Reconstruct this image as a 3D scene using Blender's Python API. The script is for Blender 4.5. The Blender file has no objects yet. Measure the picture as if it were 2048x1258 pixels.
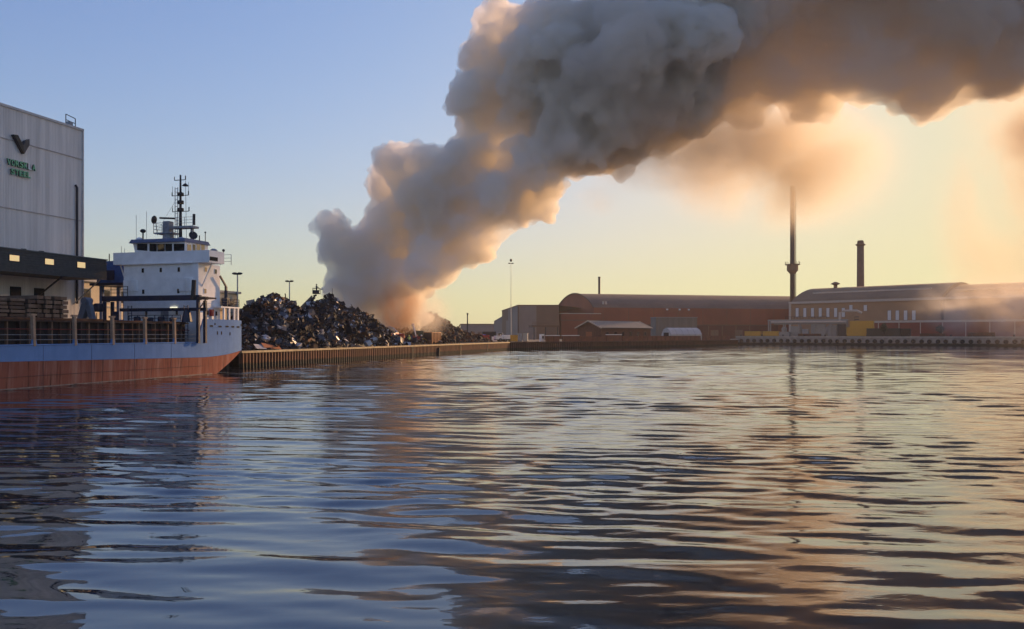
import bpy, bmesh, math, random
import numpy as np
from mathutils import Vector, Matrix, noise

# ------------------------------------------------------------------ camera, sky, sun, exposure
sc = bpy.context.scene
COL = sc.collection
F, CX, HY, CH = 1600.0, 1024.0, 668.0, 3.8          # focal length in photo pixels, image centre, horizon row, eye height
cam = bpy.data.cameras.new('camera'); cam_o = bpy.data.objects.new('camera', cam); COL.objects.link(cam_o)
cam_o.location = (0, 0, CH); cam_o.rotation_euler = (math.radians(90), 0, 0)
cam.lens = 36*F/2048; cam.shift_y = 39/2048; cam.clip_start = .3; cam.clip_end = 20000
sc.camera = cam_o
AZ, EL = math.radians(38), math.radians(12.5)
w = bpy.data.worlds.new('World'); sc.world = w; w.use_nodes = True
nt = w.node_tree; N = nt.nodes; L = nt.links
sky = N.new('ShaderNodeTexSky'); sky.sky_type = 'NISHITA'; sky.sun_disc = False
sky.sun_elevation = EL; sky.sun_rotation = AZ; sky.air_density = 1.0; sky.dust_density = 1.0; sky.ozone_density = 1.0
def wm(op, a, b=None):
    n = N.new('ShaderNodeMath'); n.operation = op
    for i, v in enumerate((a, b)):
        if v is None: continue
        if isinstance(v, (int, float)): n.inputs[i].default_value = v
        else: L.new(v, n.inputs[i])
    return n.outputs[0]
sep = N.new('ShaderNodeSeparateColor'); L.new(sky.outputs[0], sep.inputs[0])
K = .12
def shoulder(c, gain, top):                          # film shoulder: the bright half of the sky rolls off instead of clipping
    x = wm('MULTIPLY', c, K*gain)
    q = wm('POWER', wm('DIVIDE', x, top), 2.5)
    return wm('DIVIDE', x, wm('POWER', wm('ADD', q, 1), 1/2.5))
r_ = shoulder(sep.outputs[0], 1.0, .71); g_ = shoulder(sep.outputs[1], 1.12, .665)
b_ = wm('DIVIDE', wm('MULTIPLY', sep.outputs[2], K*2.05), wm('ADD', wm('MULTIPLY', sep.outputs[0], K*2.45), 1))
b_ = wm('POWER', wm('ADD', wm('POWER', b_, 4), wm('POWER', wm('MULTIPLY', r_, .50), 4)), .25)
comb = N.new('ShaderNodeCombineColor')
for i, c in enumerate((r_, g_, b_)): L.new(wm('DIVIDE', c, K), comb.inputs[i])
bg = N['Background']; L.new(comb.outputs[0], bg.inputs[0]); bg.inputs[1].default_value = K
sun = bpy.data.lights.new('sun', 'SUN'); sun_o = bpy.data.objects.new('sun', sun); COL.objects.link(sun_o)
sun.energy = 5.0; sun.angle = math.radians(.6); sun.color = (1, .60, .30)
sun_o.rotation_euler = Vector((math.sin(AZ)*math.cos(EL), math.cos(AZ)*math.cos(EL), math.sin(EL))).to_track_quat('Z', 'Y').to_euler()
vs = sc.view_settings; vs.view_transform = 'Standard'; vs.look = 'None'; vs.exposure = .3; vs.gamma = 1
cy = sc.cycles
cy.max_bounces = 12; cy.volume_bounces = 11; cy.volume_step_rate = 1.0; cy.volume_max_steps = 128; cy.use_adaptive_sampling = True; cy.adaptive_threshold = .025; cy.use_denoising = True

# ------------------------------------------------------------------ helpers
RNG = random.Random(11)
A15 = math.radians(15); US, UC = math.sin(A15), math.cos(A15)      # the left quay runs 15 degrees off the view axis
def SR(s, r, z=0.0): return Vector((US*s + UC*r, UC*s - US*r, z))  # s along the quay, r across it
def P(px, py, Y): return Vector(((px-CX)/F*Y, Y, CH + (HY-py)/F*Y))
def s_at(px, r):
    k = (px-CX)/F; return -r*(UC + US*k)/(US - UC*k)
def r_at(px, s):
    k = (px-CX)/F; return s*(UC*k - US)/(UC + US*k)
def z_at(py, s, r): return CH + (HY-py)/F*(UC*s - US*r)

MATS = {}
def mat(name, col, rough=.7, metal=0.0, var=.25, scale=3.0, bump=.0, col2=None, stretch=(1, 1, 1), emit=0.0, alpha=1.0, spec=.5, tide=None):
    if name in MATS: return MATS[name]
    m = bpy.data.materials.new(name); m.use_nodes = True; t = m.node_tree; n = t.nodes; l = t.links
    b = n['Principled BSDF']; b.inputs['Roughness'].default_value = rough; b.inputs['Metallic'].default_value = metal
    b.inputs['Specular IOR Level'].default_value = spec
    tc = n.new('ShaderNodeTexCoord'); mp = n.new('ShaderNodeMapping'); mp.inputs['Scale'].default_value = stretch
    l.new(tc.outputs['Object'], mp.inputs[0])
    no = n.new('ShaderNodeTexNoise'); no.inputs['Scale'].default_value = scale; no.inputs['Detail'].default_value = 6; no.inputs['Roughness'].default_value = .65
    l.new(mp.outputs[0], no.inputs['Vector'])
    rp = n.new('ShaderNodeValToRGB'); rp.color_ramp.elements[0].position = .32; rp.color_ramp.elements[1].position = .70
    c2 = col2 if col2 else tuple(c*(1-var) for c in col)
    c1 = col if col2 else tuple(min(1, c*(1+var*.5)) for c in col)
    rp.color_ramp.elements[0].color = (*c2, 1); rp.color_ramp.elements[1].color = (*c1, 1)
    l.new(no.outputs['Fac'], rp.inputs[0]); colour = rp.outputs[0]
    if tide is not None:                            # weed and tide stain up to an uneven high-water mark
        sz = n.new('ShaderNodeSeparateXYZ'); l.new(tc.outputs['Object'], sz.inputs[0]); ad = n.new('ShaderNodeMath'); ad.operation = 'MULTIPLY_ADD'; ad.inputs[1].default_value = -.9; l.new(no.outputs['Fac'], ad.inputs[0]); l.new(sz.outputs[2], ad.inputs[2])
        mr = n.new('ShaderNodeMapRange'); mr.inputs[1].default_value = tide - .45 - .12; mr.inputs[2].default_value = tide - .45 + .12; l.new(ad.outputs[0], mr.inputs[0])
        mx = n.new('ShaderNodeMix'); mx.data_type = 'RGBA'; mx.inputs[6].default_value = (.018, .019, .012, 1); l.new(mr.outputs[0], mx.inputs[0]); l.new(colour, mx.inputs[7]); colour = mx.outputs[2]
    l.new(colour, b.inputs['Base Color'])
    if emit:
        b.inputs['Emission Color'].default_value = (*col, 1); b.inputs['Emission Strength'].default_value = emit
    if alpha < 1: b.inputs['Alpha'].default_value = alpha
    if bump:
        bp = n.new('ShaderNodeBump'); bp.inputs['Strength'].default_value = bump; bp.inputs['Distance'].default_value = .05
        l.new(no.outputs['Fac'], bp.inputs['Height']); l.new(bp.outputs[0], b.inputs['Normal'])
    MATS[name] = m; return m

class MB:
    def __init__(s): s.v = []; s.f = []; s.m = []
    def add(s, vs, fs, m=0):
        o = len(s.v); s.v += [tuple(p) for p in vs]
        for f in fs: s.f.append(tuple(i+o for i in f)); s.m.append(m)
        return s
    def box(s, a, b, m=0):
        (x0, y0, z0), (x1, y1, z1) = a, b
        return s.add([(x0,y0,z0),(x1,y0,z0),(x1,y1,z0),(x0,y1,z0),(x0,y0,z1),(x1,y0,z1),(x1,y1,z1),(x0,y1,z1)],
            [(0,3,2,1),(4,5,6,7),(0,1,5,4),(1,2,6,5),(2,3,7,6),(3,0,4,7)], m)
    def bar(s, p, q, w, h=None, m=0, up=(0, 0, 1)):
        p, q = Vector(p), Vector(q); h = h or w; d = (q-p).normalized(); u = Vector(up)
        if abs(d.dot(u)) > .98: u = Vector((0, 1, 0))
        x = d.cross(u).normalized()*w/2; y = x.cross(d).normalized()*h/2
        return s.add([p-x-y, p+x-y, p+x+y, p-x+y, q-x-y, q+x-y, q+x+y, q-x+y],
            [(0,1,2,3),(7,6,5,4),(4,5,1,0),(5,6,2,1),(6,7,3,2),(7,4,0,3)], m)
    def tube(s, pts, r, n=8, m=0):
        pts = [Vector(p) for p in pts]; rs = r if isinstance(r, (list, tuple)) else [r]*len(pts); vs = []; fs = []
        for i, p in enumerate(pts):
            d = (pts[min(i+1, len(pts)-1)] - pts[max(i-1, 0)]).normalized()
            u = Vector((0, 0, 1)) if abs(d.z) < .95 else Vector((1, 0, 0))
            x = d.cross(u).normalized(); y = x.cross(d).normalized()
            for k in range(n):
                a = 2*math.pi*k/n; vs.append(p + (x*math.cos(a) + y*math.sin(a))*rs[i])
        for i in range(len(pts)-1):
            for k in range(n):
                k2 = (k+1) % n; fs.append((i*n+k, i*n+k2, (i+1)*n+k2, (i+1)*n+k))
        fs.append(tuple(range(n))[::-1]); fs.append(tuple(range((len(pts)-1)*n, len(pts)*n)))
        return s.add(vs, fs, m)
    def prism(s, poly, vec, m=0):
        n = len(poly); v = Vector(vec); poly = [Vector(p) for p in poly]
        return s.add(poly + [p+v for p in poly], [tuple(range(n))[::-1], tuple(range(n, 2*n))] + [(i, (i+1) % n, n+(i+1) % n, n+i) for i in range(n)], m)
    def lathe(s, prof, c=(0, 0, 0), n=16, m=0):
        c = Vector(c); vs = []; fs = []
        for r, z in prof:
            for k in range(n):
                a = 2*math.pi*k/n; vs.append(c + Vector((r*math.cos(a), r*math.sin(a), z)))
        for i in range(len(prof)-1):
            for k in range(n):
                k2 = (k+1) % n; fs.append((i*n+k, i*n+k2, (i+1)*n+k2, (i+1)*n+k))
        fs.append(tuple(range(n))[::-1]); fs.append(tuple(range((len(prof)-1)*n, len(prof)*n)))
        return s.add(vs, fs, m)
    def sphere(s, c, r, n=10, k=6, m=0):
        rx, ry, rz = r if isinstance(r, (tuple, list)) else (r, r, r); c = Vector(c)
        vs = [c + Vector((rx*math.sin(math.pi*i/k)*math.cos(2*math.pi*j/n), ry*math.sin(math.pi*i/k)*math.sin(2*math.pi*j/n), rz*math.cos(math.pi*i/k))) for i in range(1, k) for j in range(n)]
        vs += [c + Vector((0, 0, rz)), c - Vector((0, 0, rz))]; fs = []
        for i in range(k-2):
            for j in range(n): fs.append((i*n+j, (i+1)*n+j, (i+1)*n+(j+1) % n, i*n+(j+1) % n))
        T, B = len(vs)-2, len(vs)-1
        for j in range(n): fs += [(T, j, (j+1) % n), (B, (k-2)*n+(j+1) % n, (k-2)*n+j)]
        return s.add(vs, fs, m)
    def mesh(s, name, mats, smooth=False):
        me = bpy.data.meshes.new(name); me.from_pydata(s.v, [], s.f)
        for m in (mats if isinstance(mats, (list, tuple)) else [mats]): me.materials.append(m)
        me.polygons.foreach_set('material_index', s.m)
        if smooth: me.polygons.foreach_set('use_smooth', [True]*len(s.f))
        bm = bmesh.new(); bm.from_mesh(me); bmesh.ops.recalc_face_normals(bm, faces=bm.faces); bm.to_mesh(me); bm.free()
        me.update(); return me
    def build(s, name, mats, parent=None, smooth=False, bevel=0):
        o = bpy.data.objects.new(name, s.mesh(name, mats, smooth)); COL.objects.link(o); o.parent = parent
        if bevel:
            md = o.modifiers.new('bevel', 'BEVEL'); md.width = bevel; md.segments = 2; md.limit_method = 'ANGLE'
        return o
def obj(name, me, parent=None, loc=(0, 0, 0), rot=(0, 0, 0)):
    o = bpy.data.objects.new(name, me); COL.objects.link(o); o.parent = parent; o.location = loc; o.rotation_euler = rot; return o
def tag(o, label=None, cat=None, group=None, kind=None):
    if label: o['label'] = label
    if cat: o['category'] = cat
    if group: o['group'] = group
    if kind: o['kind'] = kind
    return o
def thing(name, label, cat, loc=(0, 0, 0), rz=0.0, group=None):
    o = bpy.data.objects.new(name, None); COL.objects.link(o); o.location = loc; o.rotation_euler = (0, 0, rz)
    o.empty_display_size = .5
    return tag(o, label, cat, group, 'thing')
def copy_tree(o, parent=None):
    c = o.copy(); COL.objects.link(c); c.parent = parent
    for ch in list(o.children): copy_tree(ch, c)
    return c

# ------------------------------------------------------------------ materials
M_steel_dark = mat('dark_steel', (.028, .028, .032), .6, .3)
M_navy = mat('navy_paint', (.012, .018, .05), .45, var=.4)
M_white = mat('white_paint', (.88, .87, .86), .5, var=.12, scale=1.2)
M_grey = mat('grey_paint', (.30, .31, .33), .6)
M_glass = mat('dark_glass', (.012, .016, .018), .06, var=.1, spec=.8)
M_black = mat('black_void', (.006, .006, .007), .9, var=.2)
M_rust = mat('rust', (.16, .065, .028), .85, .1, scale=1.4, col2=(.055, .026, .016), bump=.3)
M_tan = mat('tan_post_paint', (.38, .25, .165), .7, var=.3)
M_concrete = mat('concrete', (.30, .285, .26), .9, scale=1.2, var=.3, bump=.3)
M_yellow = mat('yellow_paint', (.55, .30, .03), .6, var=.25)
M_red = mat('red_paint', (.45, .03, .018), .45, var=.2)
M_hivis = mat('hivis_yellow', (.52, .60, .06), .5, var=.2)
M_rubber = mat('rubber', (.016, .015, .015), .9)
M_galv = mat('galvanised_steel', (.42, .42, .41), .5, .5, var=.15)

# ------------------------------------------------------------------ water
def make_water():
    def axis(segs):
        out = [segs[0][0]]
        for a, b, d0, d1 in segs:
            x = a
            while x < b - 1e-6:
                t = (x-a)/(b-a); x += d0*(1-t) + d1*t; out.append(min(x, b))
        return np.array(out)
    ys = np.concatenate([[-2500, -300, -60, -10, 0, 3], axis([(5, 22, .085, .11), (22, 60, .11, .20), (60, 120, .2, .4), (120, 300, .4, 1.1)]), [340, 500, 1500, 6000]])
    xs = axis([(-130, -42, 2.2, .5), (-42, -12, .5, .30), (-12, 14, .22, .22), (14, 45, .3, .5), (45, 200, .5, 2.4)])
    xs = np.concatenate([[-6000, -1500, -500, -220], xs, [300, 700, 2000, 6000]])
    Xg, Yg = np.meshgrid(xs, ys); Z = np.zeros_like(Xg)
    rs = np.random.RandomState(5)
    def lf(sx, sy, seed):                           # slow patchiness, so calm and ruffled strips alternate
        q = np.random.RandomState(seed); o = np.zeros_like(Xg)
        for _ in range(7):
            o += np.sin(Xg*q.normal(0, 1)/sx + Yg*q.normal(0, 1)/sy + q.uniform(0, 6.3))
        return o/math.sqrt(3.5)
    pa = np.clip(.9 + .35*lf(14, 7, 1), .5, 1.5); pb = np.clip(1.0 + .5*lf(9, 4, 2), .55, 1.8)
    dist = np.hypot(Xg, Yg)
    dx = .35 + dist*.004
    # long low swell: a boat's wake running towards the camera, crests dipping to the right
    for lam, slope, ang, nph in ((4.6, .026, 7, 2), (3.1, .040, 10, 3), (2.2, .048, 6, 3), (1.55, .054, 12, 3), (1.1, .056, 4, 4), (.75, .058, 9, 5), (.5, .050, 4, 6), (.34, .036, 0, 6)):
        for k in range(nph):
            a = math.radians(ang + rs.normal(0, 7 + 9/lam**.5)); l2 = lam*rs.uniform(.84, 1.18); kk = 2*math.pi/l2
            warp = .35*lf(10, 6, 20+k)*l2
            ph = kk*(Xg*math.sin(a) + Yg*math.cos(a)) + rs.uniform(0, 6.3) + .9*warp/l2
            fade = np.clip((l2/np.maximum(.05, (.045 + dist*.0042)) - 1.8)/2.5, 0, 1)
            s_ = np.sin(ph); s_ = s_ + .22*np.cos(2*ph)
            Z += slope/math.sqrt(nph)/kk*s_*(pa if lam > 1.3 else pb)*fade
    Z *= np.clip((320-Yg)/60, 0, 1)*np.clip((Yg-2)/4, 0, 1)
    ny, nx = Xg.shape
    co = np.stack([Xg, Yg, Z], -1).reshape(-1, 3)
    i = np.arange(ny*nx).reshape(ny, nx)
    f = np.stack([i[:-1, :-1], i[:-1, 1:], i[1:, 1:], i[1:, :-1]], -1).reshape(-1, 4)
    me = bpy.data.meshes.new('water'); me.vertices.add(len(co)); me.vertices.foreach_set('co', co.ravel())
    me.loops.add(f.size); me.loops.foreach_set('vertex_index', f.ravel().astype(np.int32))
    me.polygons.add(len(f)); me.polygons.foreach_set('loop_start', np.arange(0, f.size, 4, dtype=np.int32))
    me.update(calc_edges=True); me.polygons.foreach_set('use_smooth', np.ones(len(f), bool)); me.validate()
    m = bpy.data.materials.new('harbour_water'); m.use_nodes = True; t = m.node_tree; n = t.nodes; l = t.links
    b = n['Principled BSDF']; b.inputs['Base Color'].default_value = (.014, .018, .024, 1); b.inputs['Roughness'].default_value = .03; b.inputs['IOR'].default_value = 2.25
    geo = n.new('ShaderNodeNewGeometry')
    def nz(sc_, st, detail, rough):
        mp = n.new('ShaderNodeMapping'); mp.inputs['Scale'].default_value = st; l.new(geo.outputs['Position'], mp.inputs[0])
        q = n.new('ShaderNodeTexNoise'); q.inputs['Scale'].default_value = sc_; q.inputs['Detail'].default_value = detail; q.inputs['Roughness'].default_value = rough
        l.new(mp.outputs[0], q.inputs['Vector']); return q.outputs['Fac']
    fine = nz(1.0, (.9, 2.4, 1), 4, .55); patch = nz(.03, (.6, 1.6, 1), 2, .5)
    mr = n.new('ShaderNodeMapRange'); mr.inputs[1].default_value = .38; mr.inputs[2].default_value = .66; mr.inputs[3].default_value = .10; mr.inputs[4].default_value = 1.0
    l.new(patch, mr.inputs[0])
    bp = n.new('ShaderNodeBump'); bp.inputs['Distance'].default_value = .14
    st = n.new('ShaderNodeMath'); st.operation = 'MULTIPLY'; l.new(mr.outputs[0], st.inputs[0])
    sx_ = n.new('ShaderNodeSeparateXYZ'); l.new(geo.outputs['Position'], sx_.inputs[0]); sh_ = n.new('ShaderNodeMapRange'); sh_.inputs[1].default_value = 20; sh_.inputs[2].default_value = 130; sh_.inputs[3].default_value = .13; sh_.inputs[4].default_value = .42
    l.new(sx_.outputs[1], sh_.inputs[0]); l.new(sh_.outputs[0], st.inputs[1])     # sheltered near shore, ruffled out in the basin
    l.new(st.outputs[0], bp.inputs['Strength']); l.new(fine, bp.inputs['Height']); l.new(bp.outputs[0], b.inputs['Normal'])
    me.materials.append(m)
    tag(obj('water', me), 'dark rippled harbour water reflecting sky and smoke', kind='structure')
make_water()

# ------------------------------------------------------------------ ground and quay walls
QZ = 1.9
K0, K1, K2, K3 = SR(78, -52), Vector((-.5, 190, 0)), Vector((74, 262, 0)), Vector((81.2, 290, 0))
QD = Vector((75.8, -45, 0)).normalized(); K4 = K3 + QD*190            # concrete quay on the right
QN = Vector((-QD.y, QD.x, 0))                                          # points inland
M_ground = mat('yard_ground', (.10, .085, .07), .95, scale=.25, var=.45, bump=.4)
g = MB()
poly = [SR(-80, -58.6), SR(76.5, -58.6), SR(76.5, -52.15), K1 + Vector((-.1, .1, 0)), K2 + Vector((-.1, .15, 0)), K3 + QN*.3, K4 + QN*.3, Vector((4000, 100, 0)), Vector((6000, 7000, 0)), Vector((-6000, 7000, 0)), Vector((-5000, -700, 0))]
poly = [Vector((p.x, p.y, QZ-.06)) for p in poly]
g.add(poly, [tuple(range(len(poly)))])
tag(g.build('ground', M_ground), kind='structure')
ap = MB(); ap.prism([K3 + QN*.25 + Vector((0, 0, QZ-1)), K4 + QN*.25 + Vector((0, 0, QZ-1)), K4 + QN*24 + Vector((0, 0, QZ-1)), K3 + QN*24 + Vector((0, 0, QZ-1))], (0, 0, 2.08))
tag(ap.build('quay_apron', M_concrete), kind='structure')

M_pile = mat('rusty_sheet_pile', (.20, .08, .038), .8, .1, tide=.55, scale=.9, col2=(.07, .03, .018), stretch=(1, 1, .25), bump=.3)
M_pile_d = mat('dark_sheet_pile', (.10, .045, .028), .85, .1, tide=.5, scale=.7, col2=(.035, .018, .013), stretch=(1, 1, .3), bump=.3)
M_cap = mat('worn_cap_beam', (.42, .33, .19), .8, scale=1.1, var=.45)
def pile_wall(name, label, a, b, pitch, depth, m_, cap_m, ztop=QZ):
    t = thing(name, label, 'quay wall', a)
    d = (b-a); n = max(1, int(d.length/pitch)); d.normalize(); out = Vector((d.y, -d.x, 0))
    prof = []
    for i in range(n):
        for fr, dp in ((0, 0), (.3, 0), (.5, depth), (.8, depth)): prof.append(d*((i+fr)*pitch) + out*(dp - depth))
    prof.append(d*(n*pitch) - out*depth); w_ = MB(); vs = []
    for p in prof: vs += [p + Vector((0, 0, -2.5)), p + Vector((0, 0, ztop-.22))]
    w_.add(vs, [(2*i, 2*i+2, 2*i+3, 2*i+1) for i in range(len(prof)-1)]); w_.build('sheet_piling', m_, t)
    c = MB(); c.bar(d*0 + Vector((0, 0, ztop-.11)) - out*.25, d*(n*pitch) + Vector((0, 0, ztop-.11)) - out*.25, .7, .24); c.build('cap_beam', cap_m, t)
    return t, d, out
pw, pd_, po = pile_wall('sheet_pile_wall', 'rust brown corrugated sheet pile quay wall below the scrap heaps', K0, K1, .63, .34, M_pile, M_cap)
pile_wall('sheet_pile_wall', 'dark brown sheet pile quay wall in front of the gabled brick house', K1 + Vector((.05, -.1, 0)), K2, .7, .3, M_pile_d, M_pile_d)
pile_wall('sheet_pile_wall', 'short dark pile return wall beside the concrete quay', K2 + Vector((.1, .0, 0)), K3 + Vector((-.3, -.2, 0)), .7, .3, M_pile_d, M_pile_d)
pile_wall('sheet_pile_wall', 'dark pile berth wall hidden behind the moored ship', SR(-80, -58.5), SR(76.4, -58.5), .7, .3, M_pile_d, M_pile_d)
pile_wall('sheet_pile_wall', 'short return of the pile wall behind the ship stern', SR(76.5, -58.4), SR(76.5, -52.2), .63, .3, M_pile_d, M_pile_d)
for t_, hz in ((47.5, 1.5), (71.0, 1.5), (88.0, 1.4)):                    # quay ladders and a dark timber fender on the pile wall
    lad = thing('quay_ladder', 'steel rung ladder fixed to the rust brown pile wall', 'ladder', K0 + pd_*t_ + po*.06, math.atan2(pd_.y, pd_.x), 'ladders on the pile wall')
    for x_ in (-.22, .22):
        MB().bar((x_, 0, -.4), (x_, 0, QZ), .06).build('rail', M_steel_dark, lad)
    for k in range(6): MB().bar((-.22, 0, .0 + k*.3), (.22, 0, .0 + k*.3), .04).build('rung', M_steel_dark, lad)
fd = MB(); fd.box((-.22, -.32, -.6), (.22, -.02, 1.3)); f_o = fd.build('fender_post', M_black); f_o.location = K0 + pd_*59 + po*.05; f_o.rotation_euler = (0, 0, math.atan2(pd_.y, pd_.x))
tag(f_o, 'black timber fender post standing against the rust brown pile wall', 'fender')

# concrete quay with tyre fenders
qa = math.atan2(QD.y, QD.x)
cq = thing('concrete_quay_wall', 'pale grey concrete quay wall hung with round tyre fenders', 'quay wall', K3, qa)
MB().box((0, 0, -3), (190, .35, 2.72)).build('wall_face', mat('quay_concrete', (.30, .285, .26), .9, scale=.9, var=.4, bump=.3, tide=.75, stretch=(1, 1, .4)), cq)
MB().box((-.1, -.22, 2.6), (190, .55, 3.02)).build('cap_beam', mat('pale_concrete', (.40, .38, .34), .9, scale=.8, var=.25, bump=.3), cq)
tor = MB(); n1, n2 = 18, 8
vs = [((.42 + .27*math.cos(b))*math.cos(a), .24*math.sin(b)*1.2, (.42 + .27*math.cos(b))*math.sin(a)) for a in [2*math.pi*i/n1 for i in range(n1)] for b in [2*math.pi*j/n2 for j in range(n2)]]
tor.add(vs, [(i*n2+j, ((i+1) % n1)*n2+j, ((i+1) % n1)*n2+(j+1) % n2, i*n2+(j+1) % n2) for i in range(n1) for j in range(n2)])
tor.prism([(.3*math.cos(2*math.pi*i/12), -.08, .3*math.sin(2*math.pi*i/12)) for i in range(12)], (0, .1, 0))
tyre_me = tor.mesh('tyre_fender', M_rubber, True)
ch_me = MB().bar((0, 0, .5), (0, .12, 1.25), .05).mesh('chain', M_steel_dark)
for i in range(40):
    x = 2.0 + i*2.32 + RNG.uniform(-.12, .12)
    o = obj('tyre_fender', tyre_me, None, K3 + QD*x - QN*.30 + Vector((0, 0, 1.42 + RNG.uniform(-.06, .06))), (0, RNG.uniform(0, 3), qa))
    tag(o, 'round black tyre fender hanging on the concrete quay wall', 'tyre fender', 'tyre fenders along the concrete quay')

# ------------------------------------------------------------------ steel works warehouse with gallery
M_clad = mat('grey_cladding', (.80, .745, .69), .55, .1, scale=.7, var=.25, stretch=(1, 1.4, .07))
M_trim = mat('dark_trim', (.03, .03, .035), .6)
WR, WS = -63.0, s_at(165, -63.0)
ROT = -A15
wh = thing('steel_warehouse', 'tall grey corrugated warehouse carrying the green company lettering', 'warehouse', SR(WS, WR, QZ-.06), ROT)
WZ = 24.4 - QZ                                      # in the warehouse frame x points to the water, y along the quay, corner at the origin
cl = MB(); vs = []; nrib = 300; pitch = .17
for i in range(nrib):
    for fr, dp in ((0, .0), (.45, .0), (.55, .022), (.9, .022)): vs += [(dp, -(i+fr)*pitch, 0), (dp, -(i+fr)*pitch, WZ)]
cl.add(vs, [(2*i, 2*i+1, 2*i+3, 2*i+2) for i in range(nrib*4-1)])
cl.build('cladding', M_clad, wh)
MB().box((-40, -51, 0), (-.03, -.02, WZ-.1)).build('hall_body', mat('body_panel', (.28, .26, .25), .7), wh)
MB().box((-40, -51, WZ), (.14, .06, WZ+.22)).build('roof_edge', mat('pale_flashing', (.55, .55, .56), .5, .2), wh)
MB().box((-.5, -.10, 0), (.12, .07, WZ)).build('corner_flashing', mat('pale_flashing', (0, 0, 0)), wh)
for py in (318, 441):                               # overlap seams of the sheeting courses
    z_ = z_at(py, WS, WR) - QZ
    MB().box((.0, -51, z_-.04), (.085, -.12, z_+.04)).build('cladding_seam', mat('seam', (.52, .46, .43), .7), wh)
ys_ = s_at(153, WR+.1) - WS
dp = MB(); dp.tube([(.17, ys_, 5), (.17, ys_, z_at(374, WS+ys_, WR)-QZ), (.10, ys_-.15, z_at(369, WS+ys_, WR)-QZ)], .11, 8); dp.build('downpipe', M_trim, wh)
hr = MB()
for a, b in (((-.5, -1.6, WZ+.2), (-.5, -1.6, WZ+1.35)), ((-.5, -.4, WZ+.2), (-.5, -.4, WZ+1.2)), ((-.5, -1.6, WZ+1.35), (-.5, -.4, WZ+1.2)), ((-.5, -1.6, WZ+.8), (-.5, -.4, WZ+.7))): hr.bar(a, b, .06)
hr.build('roof_hatch_rail', M_steel_dark, wh); MB().box((-.9, -1.2, WZ+.2), (-.4, -.8, WZ+.75)).build('roof_vent', M_grey, wh)
for a_, b_2 in ((-14.5, -13.4), (-11.9, -10.8)):
    MB().box((-.02, a_ + 6, 5.0), (.12, b_2 + 6, 6.3)).build('wall_opening', M_black, wh)
# emblem and lettering: raised, on the wall face
def wp(px, py, off):
    s_ = s_at(px, WR+off); return Vector((off, s_-WS, z_at(py, s_, WR+off) - QZ + .06))
def zz(x, y): return x/9.677, 250 + y/9.677
em = [wp(*zz(x, y), .42) for x, y in ((270, 183), (352, 196), (455, 392), (470, 560))]
em2 = [wp(*zz(x, y), .42) for x, y in ((458, 392), (500, 300), (574, 272), (574, 385), (473, 560))]
mb = MB(); mb.prism(em, (-.36, 0, 0)); e1 = mb.build('emblem', [mat('emblem_face', (.03, .024, .022), .5)], wh)
mb = MB(); mb.prism(em2, (-.36, 0, 0)); mb.build('emblem_wing', mat('emblem_wing', (.075, .07, .075), .5), wh)
M_letter = mat('green_letter', (.18, .52, .27), .5, var=.15); M_letter_d = mat('letter_side', (.006, .03, .012), .6)
def lettering(txt, y0, y1, z0, h, pale=()):
    adv = (y1-y0)/len(txt)
    for i, ch in enumerate(txt):
        cu = bpy.data.curves.new('letter', 'FONT'); cu.body = ch; cu.size = h/.70; cu.extrude = .07; cu.offset = .022; cu.align_x = 'CENTER'
        to = bpy.data.objects.new('tmp', cu); COL.objects.link(to)
        me = bpy.data.meshes.new_from_object(to.evaluated_get(bpy.context.evaluated_depsgraph_get())); bpy.data.objects.remove(to)
        me.name = 'letter'; me.materials.clear(); me.materials.append(M_white if i in pale else M_letter); me.materials.append(M_letter_d)
        for p in me.polygons: p.material_index = 0 if p.normal.z > .7 else 1
        xs_ = [v.co.x for v in me.vertices]; wd = max(xs_)-min(xs_); mid = (max(xs_)+min(xs_))/2
        for v in me.vertices: v.co.x = (v.co.x - mid)*adv*.86/max(wd, .01)*(.55 if ch == 'I' else 1)
        o = obj('letter', me, wh, (.20, y0 + adv*(i+.5), z0), (math.radians(90), 0, math.radians(90)))
zb = QZ - .06
lettering('VORSKLA', s_at(13, WR+.2)-WS, s_at(71, WR+.2)-WS, z_at(329.5, s_at(14, WR), WR)-zb, .54, (5,))
lettering('STEEL', s_at(21, WR+.2)-WS, s_at(61, WR+.2)-WS, z_at(348.5, s_at(21, WR), WR)-zb, .50)

GR = -58.4; GS = s_at(213, GR)                      # projecting gallery
gal = thing('loading_gallery', 'dark slatted gallery with lit windows projecting from the warehouse', 'gallery', SR(GS, GR, QZ-.06), ROT)
gz0, gz1 = z_at(560, GS, GR)-zb, z_at(521, GS, GR)-zb
M_gal = mat('dark_gallery', (.085, .082, .075), .75, var=.3)
MB().box((-4.45, -48, gz0+.05), (-.1, -.02, gz1-.1)).build('gallery_body', M_gal, gal)
for k in range(9):
    za = gz0 + (gz1-gz0)*k/9
    MB().box((-.12, -48, za + .01), (.02 + .02*(k % 2), .0, za + (gz1-gz0)/9 - .025)).build('facing_board', M_gal, gal)
MB().box((-4.4, -48.2, gz1), (.12, .08, gz1+.1)).build('gallery_roof', mat('gallery_roof', (.13, .13, .12), .7), gal)
M_lit = mat('lit_pane', (.95, .66, .30), .4, emit=.55, var=.1)
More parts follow.
